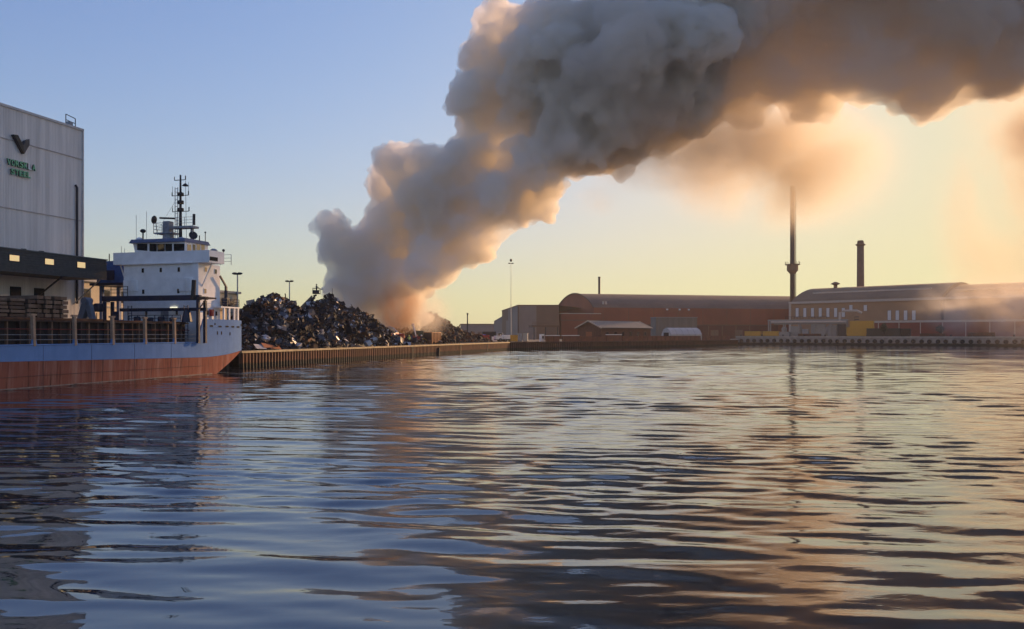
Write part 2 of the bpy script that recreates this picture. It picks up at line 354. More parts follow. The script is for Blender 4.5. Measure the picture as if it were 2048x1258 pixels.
for pa_, pb_, ya, yb in ((19, 38, 510.5, 522), (90, 107, 518, 529), (154.5, 170, 524.5, 535.5)):
    sa, sb = s_at(pa_, GR+.05)-GS, s_at(pb_, GR+.05)-GS; sm = (sa+sb)/2 + GS
    za, zc = z_at(yb, sm, GR)-zb, z_at(ya, sm, GR)-zb
    w_ = MB(); w_.box((.0, sa-.06, za-.06), (.07, sb+.06, zc+.06)); wo = w_.build('window', M_trim, gal)
    MB().box((.04, sa, za), (.085, sb, zc)).build('pane', M_lit, wo)
for ya in (-8.1, -6.2):
    MB().tube([(-1.5, ya, gz1), (-1.5, ya, gz1+.35)], .22, 10).build('roof_vent', M_gal, gal)
for ya in (-5.0, -17.0):
    MB().bar((-.4, ya, gz0), (-4.4, ya, gz0-2.6), .12).build('bracket', M_steel_dark, gal)
MB().bar((-.5, -.3, gz0), (-4.3, .4, gz0-2.3), .09).build('bracket', M_galv, gal)

# cream store behind
cr = thing('cream_store', 'sunlit cream rendered store building behind the ship crane', 'building', SR(69, -66.5, QZ-.06), ROT)
MB().box((-22, 0, 0), (0, 30, 7.6)).build('wall', mat('cream_render', (.62, .52, .36), .85, scale=.5, var=.15), cr)
MB().box((-22.3, -.3, 7.6), (.3, 30.3, 7.9)).build('roof', M_grey, cr)
MB().box((0, -.1, 4.9), (.12, 30, 5.05)).build('string_course', M_grey, cr)
for k in range(5):
    wo = MB().box((.0, 1.6 + k*2.8, 5.4), (.06, 2.9 + k*2.8, 6.9)).build('window', M_grey, cr); MB().box((.05, 1.7 + k*2.8, 5.5), (.09, 2.8 + k*2.8, 6.8)).build('pane', M_glass, wo)

# blue quay crane house on a portal, standing between gallery and ship
qc = thing('quay_crane', 'blue quay crane house on a portal behind the superstructure', 'crane', SR(68.5, -60.4, QZ-.06), ROT)
M_blue = mat('crane_blue', (.045, .12, .33), .5, var=.3)
czz = lambda py: z_at(py, 68.5, -60.4) - zb
cx0, cx1 = r_at(196, 68.5)+60.4, r_at(250, 68.5)+60.4
MB().box((cx0, -.2, czz(566)), (cx1, 3.0, czz(522))).build('machinery_house', M_blue, qc, bevel=.05)
MB().box((cx0-.6, -.5, czz(571)), (cx1+.2, 3.2, czz(566))).build('platform', M_navy, qc)
wo = MB().box((cx0+.15, -.27, czz(548)), (cx0+.75, -.2, czz(536))).build('window', M_navy, qc); MB().box((cx0+.22, -.31, czz(547)), (cx0+.68, -.26, czz(541))).build('pane', mat('pale_pane', (.35, .6, .45), .2), wo)
MB().box((cx0+1.2, -.3, czz(560)), (cx0+2.2, -.19, czz(541))).build('door', M_navy, qc)
for xx in (cx0+.2, cx1-.2):
    for yy in (.3, 2.7): MB().box((xx-.16, yy-.16, 0), (xx+.16, yy+.16, czz(571))).build('portal_leg', M_blue, qc)
MB().tube([(cx0+.5, 1, czz(522)), (cx0+.5, 1, czz(505))], .05, 6).build('aerial', M_steel_dark, qc)

# material handler on the quay: bent boom and stick above the hatch coaming
hs, hrr = 60.5, -60.2
mh = thing('material_handler', 'material handler whose dark bent boom rises beside the warehouse wall', 'excavator', SR(hs, hrr, QZ-.06), ROT)
def hp(px, py): return Vector((r_at(px, hs)-hrr, 0, z_at(py, hs, r_at(px, hs))-zb))
M_boom = mat('boom_grey', (.14, .16, .20), .5, .2)
a_, b_2, c_ = hp(158, 655), hp(174, 603), hp(190, 650)
bo = MB(); bo.bar(a_ - Vector((.2, 0, .6)), b_2, .55, .6); bo.build('boom', M_boom, mh, bevel=.04)
MB().bar(b_2 + Vector((.1, 0, .1)), c_ - Vector((-.1, 0, .7)), .45, .5).build('stick', M_boom, mh, bevel=.04)
MB().tube([b_2 + Vector((0, -.4, .05)), b_2 + Vector((0, .4, .05))], .32, 12).build('pivot', M_boom, mh)
MB().tube([a_ + Vector((.5, .25, .4)), b_2 + Vector((-.1, .25, -.5))], .11, 8).build('hydraulic_ram', M_galv, mh)
MB().box((a_.x-2.2, -1.2, .9), (a_.x+.6, 1.2, 2.4)).build('cab', M_yellow, mh, bevel=.08)
for yy in (-1.3, .7): MB().box((a_.x-2.6, yy, 0), (a_.x+1.2, yy+.6, .9)).build('track', M_rubber, mh, bevel=.2)

# ------------------------------------------------------------------ cargo ship
S0, R0 = 67.0, -52.0
ship = thing('cargo_ship', 'blue and red hulled coaster with white superstructure moored at the quay', 'ship', SR(S0, R0, 0), ROT)
def SP(px, py, x):                                  # pixel on a fore-and-aft plane at local x
    r = R0 + x; s_ = s_at(px, r); return Vector((x, s_-S0, z_at(py, s_, r)))
def SF(px, py, y):                                  # pixel on an athwartship plane at local y
    s_ = S0 + y; r = r_at(px, s_); return Vector((r-R0, y, z_at(py, s_, r)))
def hull_mat(name, base, streak, rustc, amt):
    m = bpy.data.materials.new(name); m.use_nodes = True; t = m.node_tree; n = t.nodes; l = t.links; b = n['Principled BSDF']; b.inputs['Roughness'].default_value = .8; b.inputs['Specular IOR Level'].default_value = .12
    tc = n.new('ShaderNodeTexCoord')
    def nz(st, scl, d):
        mp = n.new('ShaderNodeMapping'); mp.inputs['Scale'].default_value = st; l.new(tc.outputs['Object'], mp.inputs[0])
        q = n.new('ShaderNodeTexNoise'); q.inputs['Scale'].default_value = scl; q.inputs['Detail'].default_value = d; q.inputs['Roughness'].default_value = .65; l.new(mp.outputs[0], q.inputs['Vector']); return q.outputs['Fac']
    def ramp(f, a, c):
        r = n.new('ShaderNodeMapRange'); r.inputs[1].default_value = a; r.inputs[2].default_value = c; l.new(f, r.inputs[0]); return r.outputs[0]
    def mix(f, a, c):
        q = n.new('ShaderNodeMix'); q.data_type = 'RGBA'
        l.new(f, q.inputs[0])
        for i, v in ((6, a), (7, c)):
            if isinstance(v, tuple): q.inputs[i].default_value = (*v, 1)
            else: l.new(v, q.inputs[i])
        return q.outputs[2]
    c = mix(ramp(nz((1, 1, 1), .5, 6), .35, .7), base, tuple(v*.82 for v in base))
    c = mix(ramp(nz((1, 1.6, .10), 1.3, 5), .48, .68), c, streak)
    c = mix(ramp(nz((1, 3.2, .14), 1.2, 7), amt-.03, amt+.08), c, rustc)
    l.new(c, b.inputs['Base Color']); return m
M_hblue = hull_mat('hull_blue', (.155, .275, .52), (.125, .23, .45), (.10, .11, .14), .70)
M_hred = hull_mat('hull_red', (.29, .098, .064), (.37, .18, .135), (.085, .035, .026), .58)
M_hblue2 = mat('seam_stain', (.10, .07, .065), .8, var=.5)
# hull: sections along y, one mesh; blue above, red below the painted line
def line_z(y): return 1.95 + (y+24)*(-.30/21) if y < -3 else 1.65 + .55*((y+3)/7)**2
secs = []
yy_ = [-60, -50, -40, -30, -24, -18, -12, -8, -5, -3.5, -2.4, -1.6, -.4, .5, 1.5, 2.5, 3.3, 3.95]
def keel_z(y): return -2.2 if y < -3.5 else (-2.2 + 2.2*((y+3.5)/3.1) if y < -.4 else 2.1*(y+.4)/4.35)
def half(y): return 5.0 - .30*max(0, (y-1)/3)**2 - (4.4*((-44-y)/16)**2 if y < -44 else 0)
def deck_z(y): return 3.02
hv = []; hm = []
hb = MB(); hr_ = MB()
def loop(y):
    h = half(y); kz = keel_z(y); lz = line_z(y); dz = deck_z(y)
    return [(-h, y, dz), (-h, y, lz), (-h*.985, y, max(kz, 0) if kz < 0 else kz), (-h*(.9 if kz < 0 else .55), y, kz), (h*(.9 if kz < 0 else .55), y, kz), (h*.985, y, max(kz, 0) if kz < 0 else kz), (h, y, lz), (h, y, dz)]
loops = [loop(y) for y in yy_]; vs = [p for l_ in loops for p in l_]; nl = 8
fb, fr_ = [], []
for i in range(len(yy_)-1):
    for j in range(7):
        q = (i*nl+j, (i+1)*nl+j, (i+1)*nl+j+1, i*nl+j+1); (fb if j in (0, 6) else fr_).append(q)
e = (len(yy_)-1)*nl
hb.add(vs, fb + [(e, e+1, e+6, e+7), (0, 7, 6, 1)]); hb.build('hull', M_hblue, ship)
hr_.add(vs, fr_ + [(e+1, e+2, e+3, e+4, e+5, e+6), (1, 6, 5, 4, 3, 2)]); hr_.build('bottom_paint', M_hred, ship)
dk = MB(); dk.add([(-half(y), y, 2.9) for y in yy_] + [(half(y), y, 2.9) for y in yy_[::-1]], [tuple(range(2*len(yy_)))]); dk.build('deck', M_rust, ship)
bl = MB(); bl.tube([(half(y)+.0, y, 3.03) for y in yy_ if y > -50 and y < -2.8], .06, 6); bl.tube([(half(y)+.0, y, line_z(y)) for y in yy_ if y > -50], .025, 5); bl.build('rubbing_strake', M_hblue, ship)
for y_ in (-30, -25.2, -20.6, -16.1, -11.5, -7.0):
    sm_ = MB(); sm_.tube([(5.002, y_, .05), (5.002, y_, 3.0)], .014, 4); sm_.build('plate_seam', M_hblue2, ship)
sm_ = MB(); sm_.tube([(5.002, -50, .85), (5.002, -2.4, .85)], .012, 4); sm_.build('plate_seam', M_hblue2, ship)
wl_ = MB(); wl_.box((4.96, -50, .02), (5.008, -1.2, .10)); wl_.build('waterline_scum', mat('waterline_scum', (.30, .22, .18), .8, scale=2, var=.5), ship)
# raised aft bulwark with freeing ports
aft = MB(); pA, pB = SP(396, 689, 5.0), SP(407, 637.5, 5.0); ay0, ay1 = pA.y, pB.y
ys2 = [ay1, ay1+.6, 0, 1, 2, 3, 3.95]; tz = 5.2
out_p = [(half(ay0), ay0, 3.0)] + [(half(y), y, tz - .06*(y > 3.3)) for y in ys2]
botm = [(half(y), y, 3.0) for y in [ay0] + ys2]
def strip(mb, a, b, off):
    vs = [Vector(p) for p in a] + [Vector(p) for p in b]; n = len(a)
    inn = [v + Vector((off, 0, 0)) for v in vs]
    mb.add(vs + inn, [(i, i+1, n+i+1, n+i) for i in range(n-1)] + [(2*n+i, 3*n+i, 3*n+i+1, 2*n+i+1) for i in range(n-1)] + [(i, 2*n+i, 2*n+i+1, i+1) for i in range(n-1)] + [(n-1, 2*n-1, 4*n-1, 3*n-1)])
strip(aft, out_p, botm, -.12); aft.build('aft_bulwark', M_hblue, ship)
aft2 = MB(); strip(aft2, [(-x, y, z) for x, y, z in out_p], [(-x, y, z) for x, y, z in botm], .12)
aft2.box((-half(3.95)+.1, 3.85, 3.0), (half(3.95)-.1, 3.97, 5.14)); aft2.build('stern_bulwark', M_hblue, ship)
def oval(px, py, w_, h_):
    c = SP(px, py, half(SP(px, py, 5).y) + .004); n = 12
    mb = MB(); mb.prism([c + Vector((0, math.copysign(abs(math.cos(a))**.7, math.cos(a))*w_/2, math.copysign(abs(math.sin(a))**.7, math.sin(a))*h_/2)) for a in [2*math.pi*i/n for i in range(n)]], (.012, 0, 0)); mb.build('freeing_port', M_black, ship)
for px, py in ((423, 652), (440, 653), (454, 653), (465.5, 653.5), (476, 654)): oval(px, py, .55, .17)
for px, py in ((435, 666), (443, 666), (460, 667.5)): oval(px, py, .17, .34)
oval(430, 648, .2, .2); oval(483, 650, .2, .25)
wl = MB(); wl.tube([(half(y)+.005, y, 4.42) for y in ys2], .02, 5); wl.build('weld_seam', M_hblue, ship)
# posts along the bulwark with fillets
M_fil = M_hblue
for px in (-25, 68.5, 151, 226.5, 291.5, 350):
    p = SP(px, 689, 5.0); y = p.y; po_ = MB()
    po_.bar((4.95, y, 2.95), (5.0, y-.12, 5.12), .23, .2, up=(0, 1, 0)); pw_ = po_.build('bulwark_post', M_tan, ship)
    MB().bar((4.97, y-.32, 5.16), (4.97, y+.12, 5.16), .26, .14).build('post_head', M_tan, pw_)
    fl = MB(); fl.prism([(4.9, y-.55, 3.02), (4.9, y-.2, 3.10), (4.9, y-.14, 3.42), (4.9, y+.14, 3.42), (4.9, y+.2, 3.10), (4.9, y+.55, 3.02)], (.13, 0, 0)); fl.build('post_foot', M_hblue, pw_)
# hatch coaming with stiffeners, pipes, rails
M_slab0 = mat('dark_coaming_paint', (.05, .03, .025), .85)
cy0, cy1 = -44.0, SP(372, 690, 3.7).y
MB().box((-3.9, cy0, 2.9), (3.6, cy1, 4.72)).build('hatch_coaming', mat('coaming', (.020, .016, .016), .8, var=.5), ship)
k = 0; y = cy0 + .4
while y < cy1 - .2:
    MB().box((3.6, y-.05, 2.95), (3.82 if k % 3 else 3.95, y+.05, 4.7)).build('coaming_stiffener', mat('stiffener_paint', (.17, .105, .07), .8) if k % 2 else M_slab0, ship); y += .92; k += 1
MB().box((3.6, cy0, 4.7), (4.0, cy1, 4.8)).build('coaming_rim', M_slab0, ship)
MB().tube([(4.05, cy0, 4.15), (4.05, cy1, 4.15)], .035, 6).build('pipe', mat('dull_red_pipe', (.16, .02, .015), .7), ship)
for zz_ in (3.75, 3.4): MB().tube([(4.75, -44, zz_), (4.75, ay0, zz_)], .018, 5).build('guard_wire', M_grey, ship)
for j in range(8):
    a = cy0 + (cy1-cy0)*j/8; MB().box((-3.8, a+.05, 4.80), (3.75, a + (cy1-cy0)/8 - .05, 5.0 if j < 6 else 4.92)).build('hatch_cover', M_rust, ship, bevel=.04)
# superstructure
fy = -1.75; by = 1.7
hx0, hx1 = SF(247, 600, fy).x, SF(396, 600, fy).x
zW0, zW1 = SF(330, 527, fy).z, SF(330, 503, fy).z           # bridge wing bulwark
hs_ = MB(); hs_.box((hx0, fy, 2.92), (hx1, by, zW0)); house = hs_.build('deckhouse', M_white, ship, bevel=.06)
wg = MB(); wx0, wx1 = SF(227, 515, fy-.1).x, 5.15
wg.box((wx0, fy-.14, zW0), (wx1, fy-.02, zW1)); wg.box((wx1-.12, fy-.02, zW0), (wx1, fy+2.2, zW1)); wg.box((wx0, fy-.02, zW0), (wx0+.12, fy+2.2, zW1)); wg.box((wx0+.12, fy-.02, zW0), (wx1-.12, fy+2.2, zW0+.12)); wg.box((hx0, fy-.3, zW0-.06), (hx1-.5, fy-.14, zW0+.08))
wing = wg.build('bridge_wing', M_white, ship)
sl = MB(); q1, q2 = SP(421, 513, 5.16), SP(430, 522, 5.16); sl.box((5.14, q1.y-.1, q2.z), (5.19, q2.y+.4, q1.z)); sl.build('name_board', M_black, wing)
for x_ in (wx0+.2, wx1-.2):
    MB().bar((x_, fy+.6, zW0), (hx0 if x_ < 0 else hx1, fy+.6, zW0-2.2), .09).build('wing_strut', M_white, ship)
# wheelhouse with sloping front, window bays
vx0, vx1 = SF(271, 500, fy+.2).x, SF(371, 500, fy+.2).x
zV0, zV1 = zW1 - .35, SF(330, 484.5, fy).z
vh = MB(); vy0, vy1 = fy+.25, by+.1; fl_ = .18
vh.add([(vx0, vy0, zV0), (vx1, vy0, zV0), (vx1, vy1, zV0), (vx0, vy1, zV0), (vx0-fl_, vy0-fl_, zV1), (vx1+.05, vy0-fl_, zV1), (vx1+.05, vy1, zV1), (vx0-fl_, vy1, zV1)], [(0,3,2,1),(4,5,6,7),(0,1,5,4),(1,2,6,5),(2,3,7,6),(3,0,4,7)])
wheel = vh.build('wheelhouse', M_white, ship)
rf = MB(); zR = SF(330, 477, fy).z
rf.prism([(vx0-.45, vy0-.45, zV1), (vx1+.22, vy0-.45, zV1), (vx1+.22, vy1+.15, zV1), (vx0-.45, vy1+.15, zV1)], (0, 0, .06)); rf.add([(vx0-.42, vy0-.42, zV1+.06), (vx1+.2, vy0-.42, zV1+.06), (vx1+.2, vy1+.13, zV1+.06), (vx0-.42, vy1+.13, zV1+.06), (vx0-.3, vy0-.3, zR), (vx1+.1, vy0-.3, zR), (vx1+.1, vy1, zR), (vx0-.3, vy1, zR)], [(4,5,6,7),(0,1,5,4),(1,2,6,5),(2,3,7,6),(3,0,4,7)])
roof = rf.build('wheelhouse_roof', mat('roof_blue', (.10, .14, .25), .6), ship)
def slope_win(pa_, pb_, m_=M_glass, y0_=487.5, y1_=503):
    a = SF(pa_, y1_, vy0-.03); b = SF(pb_, y1_, vy0-.03); c = SF(pb_, y0_, vy0-.17); d = SF(pa_, y0_, vy0-.17)
    fr = MB(); k_ = .05
    fr.prism([a + Vector((-k_, -.01, -k_)), b + Vector((k_, -.01, -k_)), c + Vector((k_, -.015, k_)), d + Vector((-k_, -.015, k_))], (0, .03, 0)); wo = fr.build('window', M_white, wheel)
    MB().prism([a + Vector((0, -.03, 0)), b + Vector((0, -.03, 0)), c + Vector((0, -.035, 0)), d + Vector((0, -.035, 0))], (0, .015, 0)).build('pane', m_, wo)
for a, b in ((274.5, 295), (299.5, 314), (315, 330), (331, 344.5), (348, 369)): slope_win(a, b)
M_sunpane = mat('sunlit_pane', (.55, .40, .20), .15, var=.2)  # sun glow on the glass is painted into this pane colour
for k_, (a, b) in enumerate(((374, 382), (385, 390.5), (393, 400), (402, 409))):
    p, q = SP(a, 503.5, vx1+.06), SP(b, 489.5, vx1+.06)
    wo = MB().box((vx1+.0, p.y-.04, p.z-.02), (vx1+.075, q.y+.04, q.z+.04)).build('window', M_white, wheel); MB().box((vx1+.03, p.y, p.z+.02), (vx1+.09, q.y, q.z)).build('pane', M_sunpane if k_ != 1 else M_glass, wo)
# portholes: rounded windows on the front and side
def port_front(px, py, w_=.26, h_=.42):
    c = SF(px, py, fy-.01); wo = MB().box((c.x-w_/2-.05, fy-.035, c.z-h_/2-.05), (c.x+w_/2+.05, fy, c.z+h_/2+.05)).build('porthole', M_white, house, bevel=.03)
    MB().box((c.x-w_/2, fy-.05, c.z-h_/2), (c.x+w_/2, fy-.02, c.z+h_/2)).build('pane', M_glass, wo, bevel=.05)
for px, py in ((286, 541), (322, 540), (358, 539), (287, 583.5), (357, 582), (293, 627), (354, 625)): port_front(px, py)
def port_side(px, py, m_=M_glass, w_=.34, h_=.42):
    c = SP(px, py, hx1); wo = MB().box((hx1, c.y-w_/2-.05, c.z-h_/2-.05), (hx1+.035, c.y+w_/2+.05, c.z+h_/2+.05)).build('porthole', M_white, house, bevel=.03)
    MB().box((hx1+.02, c.y-w_/2, c.z-h_/2), (hx1+.05, c.y+w_/2, c.z+h_/2)).build('pane', m_, wo, bevel=.05)
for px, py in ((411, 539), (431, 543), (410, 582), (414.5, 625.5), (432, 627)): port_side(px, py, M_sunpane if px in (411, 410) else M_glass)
# boxes, door, lamp on the front; ladders
a, b = SF(322, 646, fy-.02), SF(337, 622, fy-.02); MB().box((a.x, fy-.06, 2.95), (b.x, fy, b.z)).build('door', M_grey, house)
a = SF(348, 615, fy-.02); MB().box((a.x-.35, fy-.16, a.z-.05), (a.x+.35, fy-.02, a.z+.05)).build('lamp', mat('lamp_glow', (.9, .85, .6), .4, emit=1.0), house)
for px0, py0, py1 in ((262, 560, 583), (373, 555, 583)):
    a, b = SF(px0-14, py1, fy), SF(px0+13, py0, fy); MB().box((a.x, fy-.12, a.z), (b.x, fy, b.z)).build('casing', M_white, house, bevel=.03)
def ladder(c, x_w, z0, z1, parent, m_, step=.3, nrm=(0, -1, 0)):
    lo = MB(); t_ = Vector((1, 0, 0)) if nrm[1] else Vector((0, 1, 0)); c = Vector(c); n_ = Vector(nrm)*.15
    for sgn in (-1, 1): lo.bar(Vector((c.x, c.y, z0)) + t_*sgn*x_w/2 + n_, Vector((c.x, c.y, z1)) + t_*sgn*x_w/2 + n_, .05)
    z_ = z0 + .15
    while z_ < z1: lo.bar(Vector((c.x, c.y, z_)) - t_*x_w/2 + n_, Vector((c.x, c.y, z_)) + t_*x_w/2 + n_, .035); z_ += step
    return lo.build('ladder', m_, parent)
c = SF(374, 600, fy-.12); ladder((c.x, fy-.12, 0), .42, SF(374, 590, fy).z, SF(374, 556, fy).z, ship, M_white)
c = SF(262, 600, fy-.12); ladder((c.x, fy-.12, 0), .42, SF(262, 590, fy).z, SF(262, 560, fy).z, ship, M_white)
# hatch cover gantry crane in front of the house
gy0, gy1 = -3.9, -2.9
gx0, gx1 = SF(209, 620, gy0).x, SF(398, 620, gy0).x
zg1, zg0 = SF(330, 593, gy0).z, SF(330, 618, gy0).z
gan = MB(); gan.box((gx0-.2, gy0-.15, zg1-.38), (gx1+.15, gy0+.2, zg1+.1)); gan.build('gantry_beam', M_navy, ship, bevel=.03)
MB().box((gx0+.9, gy1-.1, zg0-.17), (gx1+.1, gy1+.15, zg0+.13)).build('gantry_lower_beam', M_navy, ship, bevel=.02)
for x_ in (gx0, gx1-.1):
    for y_ in (gy0, gy1): MB().box((x_-.13, y_-.1, 2.95), (x_+.13, y_+.13, zg1-.38)).build('gantry_leg', M_navy, ship)
    MB().box((x_-.14, gy0+.2, zg1-.3), (x_+.14, gy1+.3, zg1)).build('gantry_tie', M_navy, ship)
def railing(pts, h, parent, m_, r=.025, mid=2):
    mb = MB()
    for a, b in zip(pts[:-1], pts[1:]):
        a, b = Vector(a), Vector(b); n_ = max(1, int((b-a).length/.9))
        for k_ in range(n_+1): p = a.lerp(b, k_/n_); mb.bar(p, p + Vector((0, 0, h)), r*2)
        for k_ in range(1, mid+2): mb.tube([a + Vector((0, 0, h*k_/(mid+1))), b + Vector((0, 0, h*k_/(mid+1)))], r, 5)
    return mb.build('railing', m_, parent)
railing([(gx0-.2, gy0, zg1+.1), (gx0+2.6, gy0, zg1+.1)], .9, ship, M_steel_dark)
railing([(gx0-.9, gy0, 3.0), (gx0-.9, gy0+.01, 5.3), ], .5, ship, M_navy)
MB().box((gx0-1.0, gy0-.4, 5.9), (gx0-.25, gy0+.4, 6.7)).build('gantry_winch', M_navy, ship, bevel=.15)
MB().box((gx0+1.5, gy0-.6, 5.05), (gx0+1.9, gy0-.3, 5.9)).build('control_box', M_navy, ship)
MB().tube([SF(386, 600, gy0-.2), SF(388, 560, gy0-.2)], [.22, .20], 10).build('exhaust_stack', mat('brown_stack', (.03, .018, .015), .6), ship)
wx_, wz_ = gx1, zg1; pl = MB(); pl.box((wx_, gy0-.3, wz_-.25), (wx_+.9, gy1+.3, wz_-.1)); pl.bar((wx_+.8, gy0, wz_-.2), (wx_, gy0, wz_-1.2), .08); pl.build('gantry_platform', mat('rusty_platform', (.09, .055, .04), .8), ship)
for k_ in range(2):
    c = SF((262, 374)[k_], 600, gy0+.5); ladder((c.x, gy0+.5, 0), .42, 3.2, SF(374, 610, gy0).z, ship, M_navy)
railing([(SF(258, 645, gy0+.6).x, gy0+.6, 5.0), (SF(362, 645, gy0+.6).x, gy0+.6, 5.0)], .55, ship, M_navy, .03, 1)
for px in (274, 300, 322, 345):
    c = SF(px, 650, gy0+.7); MB().box((c.x-.3, gy0+.55, 4.95), (c.x+.3, gy0+.9, 5.35 + .1*(px % 3))).build('deck_gear', M_navy, ship, bevel=.1)
c = SF(374, 648, gy0+.4); MB().tube([(c.x, gy0+.4, 4.9), (c.x, gy0+.4, 6.0)], [.5, .28], 10).build('cable_drum', M_navy, ship)
# navigation mast
mx = SF(361, 450, .0).x; my = .0
zf = lambda py: SF(361, py, my).z
ma = MB(); ma.tube([(mx, my, zR), (mx, my, zf(455)), (mx, my, zf(350))], [.17, .15, .08], 8); mast = ma.build('mast', M_steel_dark, ship)
for py, pl_, pr_ in ((360, 349, 371), (391, 344, 377), (423, 345, 378)):
    a, b = SF(pl_, py, my), SF(pr_, py, my); q = MB(); q.bar((a.x, my, zf(py)), (b.x, my, zf(py)), .06)
    q.bar((a.x, my, zf(py)), (a.x, my, zf(py)+.35), .05); q.bar((b.x, my, zf(py)), (b.x, my, zf(py)+.4), .07); q.build('yard', M_steel_dark, mast)
for py in (389, 405, 420): MB().box((mx-.26, my-.2, zf(py)-.16), (mx+.26, my+.2, zf(py)+.2)).build('navigation_light', M_steel_dark, mast, bevel=.05)
MB().lathe([(.02, .25), (.10, .2), (.32, .02), (.30, -.03)], (mx+.55, my, zf(372)), 10).build('horn', M_steel_dark, mast)
lo = ladder((mx-.35, my, 0), .3, zR, zf(375), ship, M_grey, .35)
for px, pt in ((345, 372), (377, 365), (345, 410)):
    c = SF(px, 400, my); MB().tube([(c.x, my, zf(391 if pt < 400 else 423)), (c.x, my, zf(pt))], .018, 5).build('whip_aerial', M_steel_dark, mast)
MB().tube([(SF(373, 470, my).x, my, zR), (SF(371, 360, my).x, my, zf(362))], .02, 5).build('halyard', M_steel_dark, mast)
MB().tube([SF(310, 470, my), SF(352, 400, my)], .012, 4).build('stay', M_steel_dark, mast)
# radar platform
rx0, rx1 = SF(315, 470, .2).x, SF(352, 470, .2).x; zp = SF(333, 466, .2).z
rp_ = MB(); rp_.box((rx0, -.4, zp-.12), (rx1, .9, zp)); rp_.lathe([(.55, 0), (.5, zp-.12-zR)], (SF(336, 470, .2).x, .25, zR), 10); rad = rp_.build('radar_platform', M_grey, ship)
railing([(rx0, -.35, zp), (rx1, -.35, zp)], .95, ship, M_grey, .02); railing([(rx0, -.35, zp), (rx0, .85, zp)], .95, ship, M_grey, .02)
c = SF(336, 445, .2); MB().box((c.x-.35, -.1, zp), (c.x+.35, .6, zf(441))).build('radar_pedestal', M_grey, rad, bevel=.04)
a, b = SF(320, 436, .2), SF(350, 437, .2); MB().bar((a.x, .2, a.z), (b.x, .2, b.z), .22, .16).build('radar_scanner', M_steel_dark, rad)
a, b = SF(344, 455, .2), SF(390, 453, .2); q = MB(); q.box((a.x, -.2, a.z-.14), (b.x, .8, a.z+.06)); q.bar((b.x-.4, .3, zR), (b.x-.4, .3, a.z), .22); q.build('mast_platform', M_grey, ship)
railing([(a.x+.8, -.15, a.z+.06), (b.x, -.15, a.z+.06)], .85, ship, M_grey, .02)
c = SF(388, 450, .2); MB().tube([(c.x, .2, c.z), (c.x, .2, SF(388, 428, .2).z)], .13, 8).build('funnel_pipe', M_steel_dark, ship)
c = SF(311, 440, .2); q = MB(); q.lathe([(.05, 0), (.3, .06), (.42, .16)], (0, 0, 0), 12); dsh = q.build('satellite_dish', M_steel_dark, ship); dsh.location = c; dsh.rotation_euler = (0, math.radians(-80), 0)
MB().bar(SF(315, 470, .2), c, .05).build('dish_arm', M_steel_dark, ship)
for px, py, r_s in ((279, 473, .42), (362, 470, .36), (301, 0, 0)):
    if r_s: c = SF(px, py, .1); MB().sphere((c.x, .1, zR+.05), r_s).build('radome', M_white, ship, smooth=True)
c = SF(286, 462, .1); q = MB(); q.tube([(c.x, .1, zR), (c.x, .1, c.z)], .07, 6); q.sphere((c.x, .1, c.z), (.28, .28, .2)); q.build('searchlight', M_steel_dark, ship, smooth=True)
for px, py in ((272.5, 430), (293, 423), (243, 492), (249, 497)):
    c = SF(px, py, .1); MB().tube([(c.x, .1, zR if px > 260 else zW1), (c.x, .1, c.z)], .02, 5).build('whip_aerial', M_grey, ship)
c = SP(391, 470, 2.3); q = MB(); q.lathe([(.06, 0), (.35, .05), (.42, .14)], (0, 0, 0), 12); q.tube([(0, 0, -.3), (0, 0, 0)], .05, 6); o = q.build('satellite_dish', M_steel_dark, ship); o.location = (1.75, .3, zR+.45); o.rotation_euler = (0, math.radians(75), math.radians(-40))
MB().tube([(2.05, .9, zR), (2.05, .9, zR+.55)], .05, 6).build('vent_pipe', M_steel_dark, ship)
c = SP(407, 465, 2.4); q = MB(); q.tube([(2.35, 1.4, zR-.2), (2.35, 1.4, zR+.85)], .035, 6); q.sphere((2.35, 1.4, zR+.9), .09); q.build('light_pole', M_steel_dark, ship)
q = MB(); q.sphere((4.2, fy+1.9, zW1+.12), (.35, .4, .25)); q.build('covered_compass', M_grey, ship, smooth=True)
q = MB(); q.sphere((5.0, fy+2.3, zW1+.2), .14); q.bar((5.0, fy+2.3, zW1-.4), (5.0, fy+2.3, zW1+.2), .05); q.build('side_lamp', M_steel_dark, ship)
railing([(hx1+.05, by-.05, zW0+.05), (5.1, by-.05, zW0+.05)], 1.0, ship, M_grey, .02)
# aft deck: small crane, railed boat deck on posts
zb_ = SP(455, 614, 4.2).z
MB().box((hx1+.01, by-1.2, zb_-.12), (4.75, 3.6, zb_)).build('boat_deck', M_white, ship)
railing([(4.7, by-1.1, zb_), (4.7, 3.55, zb_)], .75, ship, M_steel_dark, .025); railing([(hx1+.3, 3.55, zb_), (4.7, 3.55, zb_)], .75, ship, M_steel_dark, .025)
for y_ in (by-.6, by+.25, by+1.1, 3.4): MB().box((4.55, y_-.06, 3.0), (4.72, y_+.10, zb_-.12)).build('deck_post', M_white, ship)
MB().box((hx0+1, by-.02, 2.95), (hx1-.4, 3.3, zb_-.14)).build('aft_house', mat('aft_house', (.55, .40, .25), .6), ship)
rf_ = MB(); rf_.sphere((4.0, 2.6, zb_+.45), (.5, .9, .42), 12, 8); rf_.build('life_raft', M_steel_dark, ship, smooth=True)
cr_b = SP(452, 600, 4.2); cy_ = cr_b.y
MB().tube([(4.2, cy_, zb_), (4.2, cy_, zb_+1.6)], .17, 8).build('davit_post', M_navy, ship)
t1 = SP(452, 573, 4.2); t2 = SP(440, 552, 4.2)
